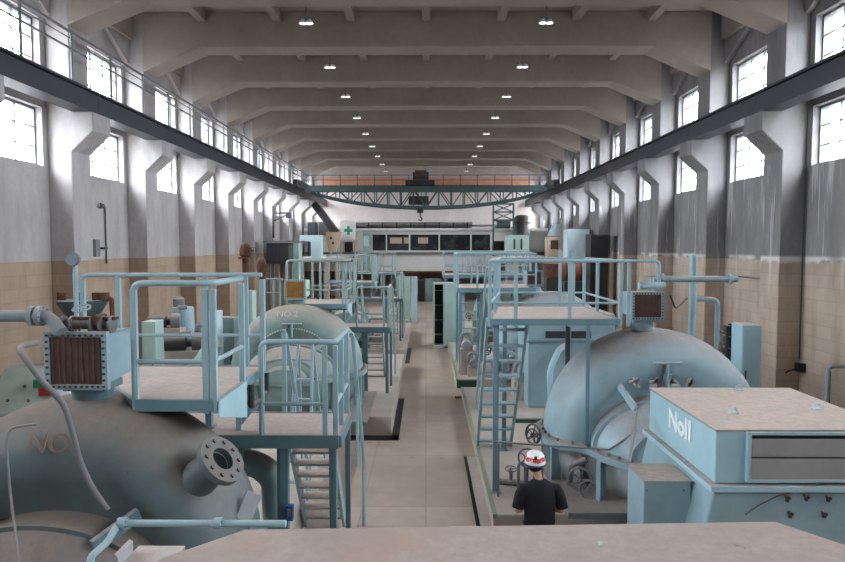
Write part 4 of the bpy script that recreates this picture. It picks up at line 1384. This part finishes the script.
# ================= further units by the grey wall
def right_platform(yo, label, x0, x1, rm, z=2.85, zr=3.9):
    ya, yb = 9.9 + yo, 12.2 + yo
    zm = z + .42
    n = 4
    posts = [(x0 + (x1 - x0) * i / n, y, zr) for i in range(n + 1) for y in (ya, yb)] + [(x0, (ya + yb) / 2, zr), (x1, (ya + yb) / 2, zr)]
    return platform('access_platform', label, x0, x1, ya, yb, z, posts,
                    [('top_rail', [(x0, yb, zr), (x0, ya, zr), (x1, ya, zr)], .03), ('mid_rail', [(x0, yb, zm), (x0, ya, zm), (x1, ya, zm)], .022),
                     ('top_rail', [(x0, yb, zr), (x1, yb, zr), (x1, ya, zr)], .03), ('mid_rail', [(x0, yb, zm), (x1, yb, zm), (x1, ya, zm)], .022)],
                    [(x0 + .1, ya + .1, .28, .08), (x1 - .1, ya + .1, .28, .08), (x0 + .1, yb - .1, .28, .08), (x1 - .1, yb - .1, .28, .08)], rm=rm)


right_platform(8.7, 'second dusty access platform by the grey wall, with pale railing close to the open cabinet', .95, 3.3, 'rail')
right_platform(17.3, 'third access platform by the grey wall with pale railing against the control room', .8, 4.6, 'rail')
ladder('pale ladder leaning on the second access platform by the grey wall', 1.05, 1.7, 19.0, 2.8, 20.5, .28, 9, hand=False, sw=.05, sd=.09, tread='rail')

Yq = 25.0
t = thing('open_cabinet', 'tall narrow cabinet with a dark open side standing at the edge of the aisle', 'cabinet', (UX(444, Yq), Yq + .3, 0))
xa, xm, xb = UX(433.5, Yq), UX(444, Yq), UX(456, Yq)
zt_ = VZ(284.5, Yq)
m = MB().box(xa, xa + .05, Yq, Yq + .7, .0, zt_).box(xm - .02, xb, Yq, Yq + .7, .0, zt_).box(xa, xb, Yq - .02, Yq + .72, zt_, zt_ + .05).box(xa, xb, Yq + .66, Yq + .72, .0, zt_).box(xa, xb, Yq, Yq + .7, 0, .12)
m.build('body', 'pale_green', t, bevel=.01)
MB().box(xa + .06, xm - .03, Yq + .5, Yq + .64, .13, zt_ - .02).build('painted_interior_shade', 'black', t)  # black panel paints the shade inside the open half
MB().box(xm, xb - .02, Yq - .015, Yq, .1, zt_ - .05).build('door', 'pale_green', t)
for i in range(4):
    MB().box(xa + .05, xm - .02, Yq + .1, Yq + .5, .5 + i * .6, .53 + i * .6).build('shelf', 'dark', t)

for (u0, u1, v0, Y, mt, lab) in ((459, 465, 290, 20.2, 'white_blue', 'slim pale panel behind the tall open-sided cabinet'),
                                 (477, 486, 292, 20.6, 'blue', 'slim blue panel under the second access platform by the grey wall')):
    t = thing('steel_locker', lab, 'locker', (UX((u0 + u1) / 2, Y), Y, .28))
    MB().box(UX(u0, Y), UX(u1, Y), Y, Y + .25, .28, VZ(v0, Y)).build('body', mt, t, bevel=.01)
    MB().box(UX(u0, Y) + .02, UX(u1, Y) - .02, Y - .012, Y, .4, VZ(v0, Y) - .08).build('door', mt, t)
for (u, v, Y, w, lab) in ((466, 344, 18.6, .3, 'dusty pump on the green-fronted foundation just right of the open-sided cabinet'.replace(' just right of', ' beside')),
                          (473, 362, 18.3, .26, 'lower dusty pump on the green-fronted foundation under the ladder'),
                          (520, 375, 15.6, .3, 'dusty pump between the ladder and the louvred blue cabinet')):
    x, z = at(u, v, Y)
    t = thing('pump_set', lab, 'pump', (x, Y, .28))
    MB().lathe([(0, -w), (w * .45, -w), (w * .5, -w * .8), (w * .5, w * .5), (w * .3, w * .6), (w * .3, w), (0, w)], (x, Y, z), (0, 1, .0), 18).build('motor', 'dustslab', t)
    MB().tube([(x - w * .6, Y - .1, z), (x - w * .4, Y - .1, z + w * 1.1), (x + w * .4, Y - .1, z + w * 1.1), (x + w * .6, Y - .1, .3)], w * .2, 10, fillet=.1).build('discharge_pipe', 'pipe', t)
    MB().box(x - w * .6, x + w * .6, Y - w * .8, Y + w * .9, .26, z - w * .4).build('plinth', 'slab', t)

x, _ = at(466, 398, 17)
t = thing('timber_offcut', 'brown timber offcuts lying on the aisle floor before the dark green foundation front', 'timber', (UX(466, 16.6), 16.7, 0))
for i, (a, b, rz) in enumerate(((-.28, .2, .1), (-.1, .3, -.25))):
    MB().box(UX(466, 16.7) + a, UX(466, 16.7) + b, 16.62 + .25 * i, 16.76 + .25 * i, 0, .04 + .03 * i, rot=Euler((0, 0, rz)).to_matrix()).build('board', 'rust', t)

# red-brown machine and cabinets by the grey wall, middle distance
Yr = 25.0
xa, xb = UX(562, Yr), UX(587, Yr)
t = thing('rusty_tank', 'red-brown rusty tank between the railings and the grey wall', 'tank', ((xa + xb) / 2, Yr, 2.2))
zc_, rr = VZ(272, Yr), (VZ(262, Yr) - VZ(284, Yr)) / 2
m = MB().lathe([(0, 0), (rr * .8, 0), (rr, .12), (rr, xb - xa - .12), (rr * .8, xb - xa), (0, xb - xa)], (xa, Yr + .5, zc_), (1, 0, 0), 24).build('shell', 'redrust', t, auto=50)
m = MB()
for k in (.2, .5, .8):
    m.lathe([(rr, -.03), (rr + .03, -.03), (rr + .03, .03), (rr, .03)], (xa + (xb - xa) * k, Yr + .5, zc_), (1, 0, 0), 24)
m.build('band', 'rust', t)
MB().box(xa + .1, xb - .1, Yr, Yr + 1, 0, zc_ - rr * .85).build('support_block', 'dark', t)
x, z = at(553, 270, 24)
t = thing('rusty_motor', 'dark rusty motor beside the red-brown tank', 'motor', (x, 24, 0))
MB().lathe([(0, -.3), (.35, -.3), (.38, -.2), (.38, .25), (.2, .3), (.2, .5), (0, .5)], (x, 24, z), (0, 0, 1), 20).build('motor_body', 'rust', t)
MB().box(x - .3, x + .3, 23.7, 24.3, 0, z - .3).build('support_block', 'dark', t)

for (u0, u1, v0, v1, Y, mt, d, lab, zb_) in ((567, 589, 229, 256, 35.7, 'white_blue', 1.1, 'large pale blue cabinet standing high on the mezzanine by the grey wall', 3.45),
                                         (507, 529, 235, 258, 44.0, 'pale_green', 1.5, 'pale green cabinet in front of the control room beside the black-painted opening', 3.45),
                                         (547, 560, 237, 258, 40.0, 'beige', .8, 'beige cabinet with a brown louvre on the mezzanine', 3.45)):
    xa, xb = UX(u0, Y), UX(u1, Y)
    t = thing('steel_cabinet', lab, 'cabinet', ((xa + xb) / 2, Y, zb_))
    z1_ = VZ(v0, Y)
    MB().box(xa, xb, Y, Y + d, zb_, z1_).build('body', mt, t, bevel=.02)
    MB().box(xa + .05, (xa + xb) / 2 - .02, Y - .02, Y, zb_ + .1, z1_ - .08).build('door', mt, t)
    MB().box((xa + xb) / 2 + .02, xb - .05, Y - .02, Y, zb_ + .1, z1_ - .08).build('door', mt, t)
    if u0 == 547:
        MB().box(xa + .2, xb - .15, Y - .05, Y - .02, zb_ + .5, z1_ - .2).build('louvre_panel', 'grille', t)
    if u0 == 507:
        for u in (514, 521):
            MB().box(UX(u, Y) - .06, UX(u, Y) + .06, Y - .06, Y - .02, zb_ + .5, zb_ + 1.2).build('handle', 'dark', t)
Yb = 31.3
t = thing('dark_cubicle', 'tall dark cubicle standing between columns before the pale blue cabinet of the mezzanine', 'cubicle', (UX(600, Yb), Yb, 0))
MB().box(UX(590, Yb), UX(608, Yb), Yb, Yb + 1, 0, VZ(234, Yb)).build('body', 'dark', t, bevel=.02)
MB().box(UX(592, Yb), UX(599, Yb), Yb - .02, Yb, .1, VZ(236, Yb)).build('door', 'dark', t)
t = thing('pale_hopper', 'pale blue hood on the mezzanine between beige cabinet and pale blue cabinet', 'hood', (UX(556, 42), 42, VZ(236, 42)))
xa, xb = UX(549, 42), UX(564, 42)
za_, zb2 = VZ(236, 42), VZ(224, 42)
MB().hexa([(xa, 42, za_), (xb, 42, za_), (xb, 43, za_), (xa, 43, za_)], [(xa + .4, 42, zb2), (xb - .2, 42, zb2), (xb - .2, 43, zb2), (xa + .4, 43, zb2)]).build('hood_shell', 'white_blue', t)
MB().box(xa + .2, xb - .2, 42.2, 42.8, 3.45, za_).build('stem', 'grey', t)

# far end of the aisle: cabinets below the control room
for (u0, u1, v0, v1, Y, mt, lab) in ((397, 410, 277, 325, 31.5, 'pale_green', 'pale green stacked-drawer cabinet at the edge of the aisle on the far foundation'),
                                     (411, 417, 277, 318, 33.0, 'white_blue', 'slim white-blue cabinet at the edge of the aisle near its far end'),
                                     (425, 433, 279, 303, 46.5, 'teal', 'greenish cabinet in the shade under the control room'),
                                     (434, 441, 279, 301, 47.0, 'teal', 'second greenish cabinet in the shade under the control room, beside the first')):
    xa, xb = UX(u0, Y), UX(u1, Y)
    zb_ = .42 if Y < 40 else 0
    if xb > -.9 and Y < 40:
        sh = xb + .92
        zb_ = 0.0
    t = thing('steel_cabinet', lab, 'cabinet', ((xa + xb) / 2, Y, zb_))
    z1_ = VZ(v0, Y)
    MB().box(xa, xb, Y, Y + .5, zb_, z1_).build('body', mt, t, bevel=.015)
    n = 7 if u0 == 397 else 1
    for i in range(n):
        za_, zz = zb_ + .15 + (z1_ - zb_ - .2) * i / n, zb_ + .12 + (z1_ - zb_ - .2) * (i + 1) / n
        MB().box(xa + .05, xb - .05, Y - .03, Y, za_, zz - .04).build('drawer' if n > 1 else 'door', mt, t)
t = thing('steel_cabinet', 'dark cabinet standing under the control room beside the greenish cabinets', 'cabinet', (UX(421, 46.5), 46.5, 0))
MB().box(UX(418, 46.5), UX(424, 46.5), 46.5, 47.2, 0, VZ(280, 46.5)).build('body', 'dark', t, bevel=.02)
MB().box(UX(418.5, 46.5), UX(423.5, 46.5), 46.47, 46.5, .1, VZ(281, 46.5)).build('door', 'dark', t)

# ================= far end by the white wall
Yw = 36.0
t = thing('white_duct', 'white box duct bent like an upside-down L at the far end of the white wall', 'duct', (UX(315, Yw), Yw, 3.45))
za_, zb2 = VZ(235, Yw), VZ(241.5, Yw)
MB().box(UX(300, Yw), UX(321.5, Yw), Yw, Yw + .7, zb2, za_).box(UX(311, Yw), UX(321.5, Yw), Yw, Yw + .7, VZ(262, Yw), zb2).build('duct_shell', 'white_blue', t, bevel=.03)
for k in range(3):
    pass
MB().box(UX(310, Yw), UX(322.5, Yw), Yw - .05, Yw + .75, VZ(262.5, Yw), VZ(261, Yw)).build('flange', 'grey', t)
Yl = 33.0
t = thing('dark_cubicle', 'dark steel cubicle with a flat grey top by the far columns of the white wall', 'cubicle', (UX(277, Yl), Yl, 0))
xa, xb = UX(267, Yl), UX(289, Yl)
MB().box(xa, xb, Yl, Yl + 1.2, VZ(264, Yl), VZ(243, Yl)).build('body', 'dark', t, bevel=.02)
for xx in (xa + .1, xb - .1):
    MB().box(xx - .06, xx + .06, Yl + .1, Yl + .22, 0, VZ(264, Yl)).box(xx - .06, xx + .06, Yl + .9, Yl + 1.02, 0, VZ(264, Yl)).build('leg', 'grey', t)
MB().box(xa - .15, xb + .6, Yl - .1, Yl + 1.3, VZ(243, Yl), VZ(240.5, Yl)).build('roof_plate', 'grey', t)
MB().box(xa + .1, (xa + xb) / 2, Yl - .02, Yl, VZ(262, Yl), VZ(246, Yl)).build('door', 'runway', t)
t = thing('grey_cubicle', 'pale grey-green cubicle between the dark cubicle and the white bent duct', 'cubicle', (UX(296, 35), 35, 0))
MB().box(UX(291, 35), UX(299, 35), 35, 36, 0, VZ(241, 35)).build('body', 'pale_green', t, bevel=.02)
MB().box(UX(292, 35), UX(298, 35), 34.98, 35, .2, VZ(243, 35)).build('door', 'pale_green', t)
for (u, v0, v1, Y, w, mt, lab) in ((246, 243, 258, 21.5, .2, 'rust', 'rust-brown valve head standing by the white wall above the long railing'),
                                   (262, 258, 274, 23.0, .17, 'rust', 'smaller rust-brown valve beside the rust-brown valve head')):
    x = UX(u, Y)
    z0, z1_ = VZ(v1, Y), VZ(v0, Y)
    t = thing('rusty_valve', lab, 'valve', (x, Y, 0))
    MB().lathe([(0, z0), (w * .5, z0), (w, z0 + w * .4), (w * 1.05, (z0 + z1_) / 2), (w * .8, z1_ - w * .4), (w * .4, z1_), (0, z1_)], (x, Y, 0), n=20).build('valve_bonnet', mt, t)
    MB().lathe([(w * 1.3, -.04), (w * 1.3, .04), (0, .04)], (x, Y, z0), n=20).cyl((x, Y, 0), (x, Y, z0), w * .6, 14).build('stand_pipe', 'rust', t)
    handwheel(t, (x + w * 1.5, Y - .1, (z0 + z1_) / 2), (1, -.6, 0), w * .6, 'dark', .3)
Yj = 36.7
t = thing('jib_bracket', 'dark jib bracket fixed on a far column of the white wall', 'bracket', (-9.0, Yj, VZ(222, Yj)))
m = MB().box(-9.08, -8.98, Yj, Yj + .1, VZ(238, Yj), VZ(206, Yj)).beam((-9.0, Yj + .05, VZ(213, Yj)), (UX(291, Yj), Yj + .05, VZ(213, Yj)), .1, .1).beam((-9.0, Yj + .05, VZ(221, Yj)), (UX(289, Yj), Yj + .05, VZ(214, Yj)), .07, .07)
m.build('arm', 'dark', t)
MB().box(UX(287, Yj), UX(291.5, Yj), Yj - .1, Yj + .25, VZ(218, Yj), VZ(213, Yj)).build('hoist', 'dark', t)
Yv = 46.4
t = thing('slanting_duct', 'dark slanting duct coming down from the crane rail to the roof beside the green-cross board', 'duct', (UX(328, Yv), Yv, VZ(233, Yv)))
MB().beam((UX(314, Yv), Yv + .4, VZ(203, Yv)), (UX(336, Yv), Yv + .4, VZ(233, Yv)), .8, .5).build('duct_shell', 'dark', t)
MB().box(UX(317, Yv), UX(331, Yv), Yv + .9, Yv + 1.5, 5.0, VZ(221, Yv)).build('fan_box', 'grey', t)
m = MB().box(UX(308, 45), UX(316, 45), 45, 46, 3.45, VZ(222, 45))
t = thing('dark_cubicle', 'dark box standing behind the white bent duct at the far end of the white wall', 'cubicle', (UX(312, 45), 45, 3.45))
m.build('body', 'dark', t, bevel=.02)
MB().box(UX(309, 45), UX(315, 45), 44.97, 45, 3.6, VZ(224, 45)).build('door', 'runway', t)

# sign, leaning board and roof plant of the control room
Ys = 46.6
xa, xb = UX(340, Ys), UX(356, Ys)
t = thing('first_aid_board', 'white board with a green cross on posts before the control room', 'sign', ((xa + xb) / 2, Ys, 3.45))
MB().box(xa, xb, Ys, Ys + .08, VZ(240, Ys), VZ(220.5, Ys)).build('board', 'white', t, bevel=.01)
x, z = at(348.3, 230.5, Ys)
m = MB().box(x - .1, x + .1, Ys - .01, Ys, z - .32, z + .32).box(x - .32, x - .1, Ys - .01, Ys, z - .1, z + .1).box(x + .1, x + .32, Ys - .01, Ys, z - .1, z + .1)
m.build('green_cross', 'sign_green', t)
for u in (341, 355):
    MB().box(UX(u, Ys) - .04, UX(u, Ys) + .04, Ys + .08, Ys + .16, 2.3, VZ(221, Ys)).build('post', 'beige', t)
xa, xb = UX(326, 46), UX(340, 46)
t = thing('beige_hopper', 'beige tapering board leaning beside the white green-cross sign', 'board', ((xa + xb) / 2, 46, 3.45))
MB().prism([(xa, 46, VZ(232, 46)), (xb + .2, 46, VZ(232, 46)), (xb - .35, 46, VZ(252, 46)), (xa + .2, 46, VZ(252, 46))], (0, .3, 0)).box(xa + .3, xa + .4, 46.1, 46.2, 3.45, VZ(251, 46)).build('board', 'beige', t)
m = MB()
for u, v in ((331, 238), (333, 243)):
    x, z = at(u, v, 46)
    m.box(x - .08, x + .08, 45.98, 46, z - .1, z + .1)
m.build('fittings', 'grille', t)
Ygp = 46.2
t = thing('green_pillar', 'narrow pale green box pillar before the control room windows', 'cabinet', (UX(366, Ygp), Ygp, 3.3))
MB().box(UX(363, Ygp), UX(370, Ygp), Ygp, Ygp + .5, 2.4, VZ(232, Ygp)).build('body', 'teal', t, bevel=.02)
MB().box(UX(364, Ygp), UX(369, Ygp), Ygp - .02, Ygp, VZ(246, Ygp), VZ(236, Ygp)).build('door', 'pale_green', t)
zr0 = zt + .05
t = thing('roof_pipes', 'grey pipes and tanks lying along the flat roof of the control room', 'pipes', (0, 50, zr0))
for i, (u0, u1, v, r) in enumerate(((352, 472, 224, .16), (395, 472, 226.5, .12), (352, 400, 227, .14), (440, 505, 225, .1))):
    z = VZ(v, 49.5)
    MB().tube([(UX(u0, 49.5), 49.4 + .5 * i, max(z, zr0 + r)), (UX(u1, 49.5), 49.4 + .5 * i, max(z, zr0 + r))], r, 10).build('pipe_run', 'grey', t)
for i in range(9):
    x = UX(355 + i * 14, 49.5)
    MB().box(x - .05, x + .05, 49.2, 51.2, zr0, VZ(224, 49.5) + .1).build('pipe_support', 'dark', t)
Yh = 46.3
xa, xb = UX(493, Yh), UX(513, Yh)
t = thing('winch_frame', 'dark green winch frame standing at the grey wall above the far cabinets', 'frame', ((xa + xb) / 2, Yh, zr0))
z0, z1_ = 3.45, VZ(203, Yh)
for x in (xa, xb):
    MB().box(x - .06, x + .06, Yh, Yh + .12, z0, z1_).build('leg', 'crane', t)
for i in range(3):
    za_, zz = VZ(228 - i * 8, Yh), VZ(220 - i * 8, Yh)
    MB().beam((xa, Yh + .06, za_), (xb, Yh + .06, zz), .06, .08).beam((xb, Yh + .06, za_), (xa, Yh + .06, zz), .06, .08).box(xa, xb, Yh, Yh + .12, zz - .05, zz + .05).build('cross_brace', 'crane', t)
MB().tube([(xa + .3, Yh + .4, VZ(224, Yh)), (xb - .2, Yh + .4, VZ(224, Yh))], .32, 16).build('drum', 'crane', t)
t = thing('dark_tank', 'dark upright tank on the mezzanine at the far columns of the grey wall', 'tank', (UX(522, 47), 47.2, 3.45))
MB().lathe([(0, 3.45), (.62, 3.45), (.62, VZ(217, 45)), (.45, VZ(214, 45)), (0, VZ(213, 45))], (UX(522, 47), 47.2, 0), n=22).build('shell', 'dark', t)
MB().lathe([(.63, VZ(222, 45)), (.66, VZ(222, 45)), (.66, VZ(221, 45)), (.63, VZ(221, 45))], (UX(522, 47), 47.2, 0), n=22).build('band', 'rust', t)

# ================= the travelling crane
Yc = 43.0
t = thing('bridge_crane', 'dark green travelling bridge crane with a bowed lattice girder near the far end', 'crane', (0, Yc, 7.95))
zt_ = VZ(187.5, Yc)
zmid = VZ(207, Yc)
N = 18
for yy, nm in ((Yc, 'lattice_girder'), (Yc + 1.9, 'lattice_girder')):
    m = MB()
    m.box(-8.3, 8.3, yy - .12, yy + .12, zt_ - .16, zt_ + .12)
    bot = []
    for i in range(N + 1):
        x = -8.0 + 16 * i / N
        bot.append((x, yy, zt_ - .35 - (zt_ - zmid - .35) * (1 - (abs(x) / 8.0) ** 2.2)))
    for i in range(N):
        m.beam(bot[i], bot[i + 1], .2, .16)
        a, b = (bot[i], (bot[i + 1][0], yy, zt_)) if i % 2 else ((bot[i][0], yy, zt_), bot[i + 1])
        m.beam(a, b, .07, .07)
        m.beam(bot[i], (bot[i][0], yy, zt_), .08, .08)
    m.build(nm, 'crane', t)
w = MB().box(-8.2, 8.2, Yc - .9, Yc - .12, zt_ + .0, zt_ + .06)
for i in range(15):
    x = -8.1 + 16.2 * i / 14
    w.box(x - .025, x + .025, Yc - .9, Yc - .86, zt_ - .3, zt_ + .75)
w.box(-8.2, 8.2, Yc - .9, Yc - .86, zt_ - .35, zt_ + .06)
w.tube([(-8.1, Yc - .88, zt_ + .75), (8.1, Yc - .88, zt_ + .75)], .025, 8).tube([(-8.1, Yc - .88, zt_ + .42), (8.1, Yc - .88, zt_ + .42)], .02, 8)
w.build('walkway', 'crane', t)
MB().box(UX(322, Yc + 2.4), UX(529, Yc + 2.4), Yc + 2.3, Yc + 2.5, VZ(186.5, Yc + 2.4), VZ(178, Yc + 2.4)).build('orange_panel', 'orange', t)
for sg in (-1, 1):
    e = MB().box(sg * 8.8 - .2, sg * 8.8 + .2, Yc - .9, Yc + 2.7, 8.3, 8.66).build('end_carriage', 'crane', t, bevel=.02)
    m = MB()
    for yy in (Yc - .5, Yc + 2.3):
        m.tube([(sg * 8.8 - .05, yy, 8.42), (sg * 8.8 + .05, yy, 8.42)], .18, 18)
    m.build('wheel', 'dark', e)
x = UX(420, Yc)
tr = MB().box(x - 1.0, x + 1.0, Yc - .1, Yc + 2.0, zt_ + .14, zt_ + .5).box(x - .5, x + .6, Yc + .3, Yc + 1.6, zt_ + .5, zt_ + 1.1).build('trolley', 'dark', t, bevel=.02)
MB().tube([(x - .35, Yc + .5, zt_ + .95), (x + .45, Yc + .5, zt_ + .95)], .3, 16).build('hoist_drum', 'rust', tr)
hk = MB().cyl((x - .1, Yc + .9, zt_ - 1.3), (x - .1, Yc + .9, zt_ + .2), .02, 6).cyl((x + .1, Yc + .9, zt_ - 1.3), (x + .1, Yc + .9, zt_ + .2), .02, 6)
hk.box(x - .22, x + .22, Yc + .75, Yc + 1.05, zt_ - 1.7, zt_ - 1.25)
hk.tube([(x, Yc + .9, zt_ - 1.7), (x, Yc + .9, zt_ - 1.95), (x + .16, Yc + .9, zt_ - 2.1), (x + .05, Yc + .9, zt_ - 2.25), (x - .12, Yc + .9, zt_ - 2.15)], .05, 8, fillet=.08)
hk.build('hook_block', 'dark', t)
MB().box(x - .8, x + .6, Yc + .4, Yc + 1.5, zt_ - 1.1, zt_ - .55).build('motor_case', 'dark', t, bevel=.03)

# ================= the person with the helmet
px, py = UX(542, 7.05), 7.05
HSH = -.05
pr = thing('person', 'person in black short-sleeved shirt and red-marked white helmet, seen from behind, looking down', 'person', (px, py, 0))


def skin_mesh(name, mat, verts, edges, parent, sub=2, root=0, x_scale=None):
    """verts: (x, y, z, rx, ry)"""
    me = bpy.data.meshes.new(name)
    me.from_pydata([v[:3] for v in verts], edges, [])
    me.materials.append(M[mat])
    o = bpy.data.objects.new(name, me)
    COL.objects.link(o)
    o.parent = parent
    ORG[o.name] = ORG[parent.name]
    md = o.modifiers.new('skin', 'SKIN')
    md.use_smooth_shade = True
    md.branch_smoothing = .6
    for i, v in enumerate(verts):
        d = me.skin_vertices[0].data[i]
        d.radius = (v[3], v[4])
        d.use_root = (i == root)
    s_ = o.modifiers.new('sub', 'SUBSURF')
    s_.levels = s_.render_levels = sub
    return o


V, E = [], []


def add(p, r, parent=None, ry=None):
    V.append((*p, r, ry if ry is not None else r))
    if parent is not None:
        E.append((parent, len(V) - 1))
    return len(V) - 1


pel = add((0, 0, .95), .145, None, .115)
wai = add((0, .0, 1.10), .135, pel, .10)
che = add((0, .01, 1.28), .15, wai, .11)
upc = add((0, .0, 1.40), .12, che, .09)
nec = add((0, .015, 1.49), .058, upc)
ne2 = add((HSH * .6, .04, 1.555), .056, nec)
hd1 = add((HSH, .065, 1.615), .078, ne2, .085)
hd2 = add((HSH, .075, 1.69), .08, hd1, .092)
hd3 = add((HSH, .07, 1.745), .055, hd2, .06)
nos = add((HSH, .165, 1.635), .014, hd1)
for sg in (-1, 1):
    add((HSH + sg * .088, .06, 1.635), .016, hd1)
for sg in (-1, 1):
    s1 = add((sg * .165, -.0, 1.37), .045, upc)
    s2 = add((sg * .232, -.005, 1.29), .048, s1)
    el = add((sg * .275, -.03, 1.115), .042, s2)
    fo = add((sg * .215, .13, 1.07), .036, el)
    wr = add((sg * .13, .25, 1.07), .025, fo)
    pa = add((sg * .095, .30, 1.075), .03, wr)
    pb_ = add((sg * .075, .335, 1.08), .028, pa)
    for k in range(4):
        dz = (k - 1.5) * .019
        L = (.03, .036, .034, .026)[k]
        f1 = add((sg * (.055), .365, 1.08 + dz), .0085, pb_)
        f2 = add((sg * (.03), .372 + L * .3, 1.085 + dz), .008, f1)
        add((sg * (.008), .355 + L * .2, 1.085 + dz), .007, f2)
    t1 = add((sg * .085, .325, 1.115), .011, pa)
    add((sg * .055, .345, 1.125), .009, t1)
    h1 = add((sg * .095, .0, .88), .088, pel)
    kn = add((sg * .105, .02, .50), .058, h1)
    ca = add((sg * .108, .0, .36), .052, kn)
    an = add((sg * .11, -.015, .09), .036, ca)
    ft = add((sg * .118, .08, .045), .04, an, .032)
    add((sg * .125, .17, .035), .034, ft, .026)
skin_mesh('body', 'skin', V, E, pr)
# shirt
m = MB().loft([(px, py, .90, .185, .145), (px, py, .98, .19, .15), (px, py, 1.10, .19, .145), (px, py + .005, 1.22, .205, .15), (px, py + .01, 1.32, .215, .15), (px, py + .008, 1.39, .205, .13),
               (px, py + .006, 1.435, .17, .105), (px, py + .01, 1.47, .115, .085), (px, py + .015, 1.50, .066, .068)], 28)
for sg in (-1, 1):
    m.tube([(px + sg * .13, py + .005, 1.395), (px + sg * .19, py, 1.375), (px + sg * .235, py - .006, 1.30), (px + sg * .262, py - .018, 1.20), (px + sg * .272, py - .024, 1.15)], .07, 18, rs=[.06, .078, .075, .07, .072])
m.build('polo_shirt', 'shirt', pr, auto=70)
V, E = [], []
b0 = add((0, 0, .94), .158, None, .125)
for sg in (-1, 1):
    h1 = add((sg * .095, .0, .84), .105, b0)
    kn = add((sg * .105, .02, .50), .078, h1)
    ca = add((sg * .108, .0, .30), .07, kn)
    add((sg * .11, -.015, .07), .066, ca)
skin_mesh('trousers', 'trousers', V, E, pr)
for sg in (-1, 1):
    m = MB().tube([(px + sg * .11, py - .07, .045), (px + sg * .114, py, .055), (px + sg * .12, py + .1, .05), (px + sg * .127, py + .2, .04)], .05, 14, rs=[.042, .055, .052, .036])
    m.box(px + sg * .117 - .045, px + sg * .117 + .045, py - .1, py + .22, 0.0, .022)
    m.build('shoe', 'shoe', pr, bevel=.004)
# hair under the helmet rim
MB().lathe([(.058, 1.585), (.085, 1.61), (.098, 1.66), (.1, 1.70), (.0, 1.72)], (px + HSH, py + .062, 0), (0, 0, 1), 28, a0=pi * .95, a1=pi * 2.05, ref=(1, 0, 0)).build('hair', 'hair', pr)
for sg in (-1, 1):
    MB().lathe([(0, -.011), (.008, -.008), (.011, 0), (.008, .008), (0, .011)], (px + HSH + sg * .032, py + .152, 1.668), (0, 0, 1), 12).build('eye', 'white', pr)
MB().beam((px + HSH - .024, py + .148, 1.588), (px + HSH + .024, py + .148, 1.588), .012, .009).build('lips', paint('lip', (160, 96, 84), dust=0), pr)
hm = MB().lathe([(.122, 1.672), (.125, 1.69), (.124, 1.73), (.112, 1.775), (.085, 1.81), (.045, 1.828), (0, 1.833)], (0, 0, 0), (0, 0, 1), 36)
hm.lathe([(.122, 1.672), (.134, 1.668), (.134, 1.676), (.124, 1.684)], (0, 0, 0), (0, 0, 1), 36)
for v in hm.v:
    v.y *= 1.16
hm.prism([(-.085, .115, 1.672), (.085, .115, 1.672), (.05, .2, 1.655), (-.05, .2, 1.655)], (0, 0, .01))
for v in hm.v:
    v.x += px + HSH
    v.y += py + .065
hm = hm.build('helmet', 'helmet', pr, auto=60)
MB().tube([(px + HSH - .012, py - .075, 1.765), (px + HSH - .012, py - .045, 1.79)], .018, 12).build('helmet_badge', 'hair', hm)
pr.scale = (.95, .95, .945)

# ------------------------------------------------------------------ light, sky, camera
W = bpy.data.worlds.new('overcast_sky')
S.world = W
W.use_nodes = True
bg = W.node_tree.nodes['Background']
tc = W.node_tree.nodes.new('ShaderNodeTexCoord')
sz = W.node_tree.nodes.new('ShaderNodeSeparateXYZ')
W.node_tree.links.new(tc.outputs['Generated'], sz.inputs[0])
rp = W.node_tree.nodes.new('ShaderNodeValToRGB')
W.node_tree.links.new(sz.outputs['Z'], rp.inputs[0])
mp = W.node_tree.nodes.new('ShaderNodeMapRange')
mp.inputs[1].default_value, mp.inputs[2].default_value = -1, 1
W.node_tree.links.new(sz.outputs['Z'], mp.inputs[0])
W.node_tree.links.new(mp.outputs[0], rp.inputs[0])
e = rp.color_ramp.elements
e[0].position, e[0].color = .46, (.075, .075, .075, 1)
e[1].position, e[1].color = 1.0, (1.08, 1.09, 1.11, 1)
q = e.new(.50)
q.color = (.30, .31, .325, 1)
W.node_tree.links.new(rp.outputs[0], bg.inputs[0])
bg.inputs[1].default_value = SKY
if PORTALS:
    for sg in (-1, 1):
        for n in WINS:
            for zr in (LOW, UPP):
                l = bpy.data.lights.new('daylight_opening', 'AREA')
                l.shape = 'RECTANGLE'
                l.size, l.size_y = 2.9, zr[1] - zr[0]
                l.cycles.is_portal = True
                o = bpy.data.objects.new('daylight_opening', l)
                COL.objects.link(o)
                o.location = (sg * 10.16, ny(n) - 1.65, (zr[0] + zr[1]) / 2)
                o.rotation_euler = Euler((pi / 2, 0, sg * pi / 2))

cam = bpy.data.cameras.new('camera')
cam.sensor_width = 36
cam.lens = 36 * F / 845
cam.clip_end = 200
co = bpy.data.objects.new('camera', cam)
COL.objects.link(co)
co.location = (0, 0, CZ)
co.rotation_euler = (pi / 2 - PITCH, 0, YAW)
S.camera = co
S.view_settings.view_transform = 'Standard'
S.view_settings.look = 'None'
S.view_settings.gamma = 1
S.view_settings.use_curve_mapping = False
S.view_settings.exposure = EXPOSURE
S.cycles.use_denoising = True
S.cycles.max_bounces = 12
S.cycles.diffuse_bounces = 8
S.cycles.sample_clamp_indirect = 8
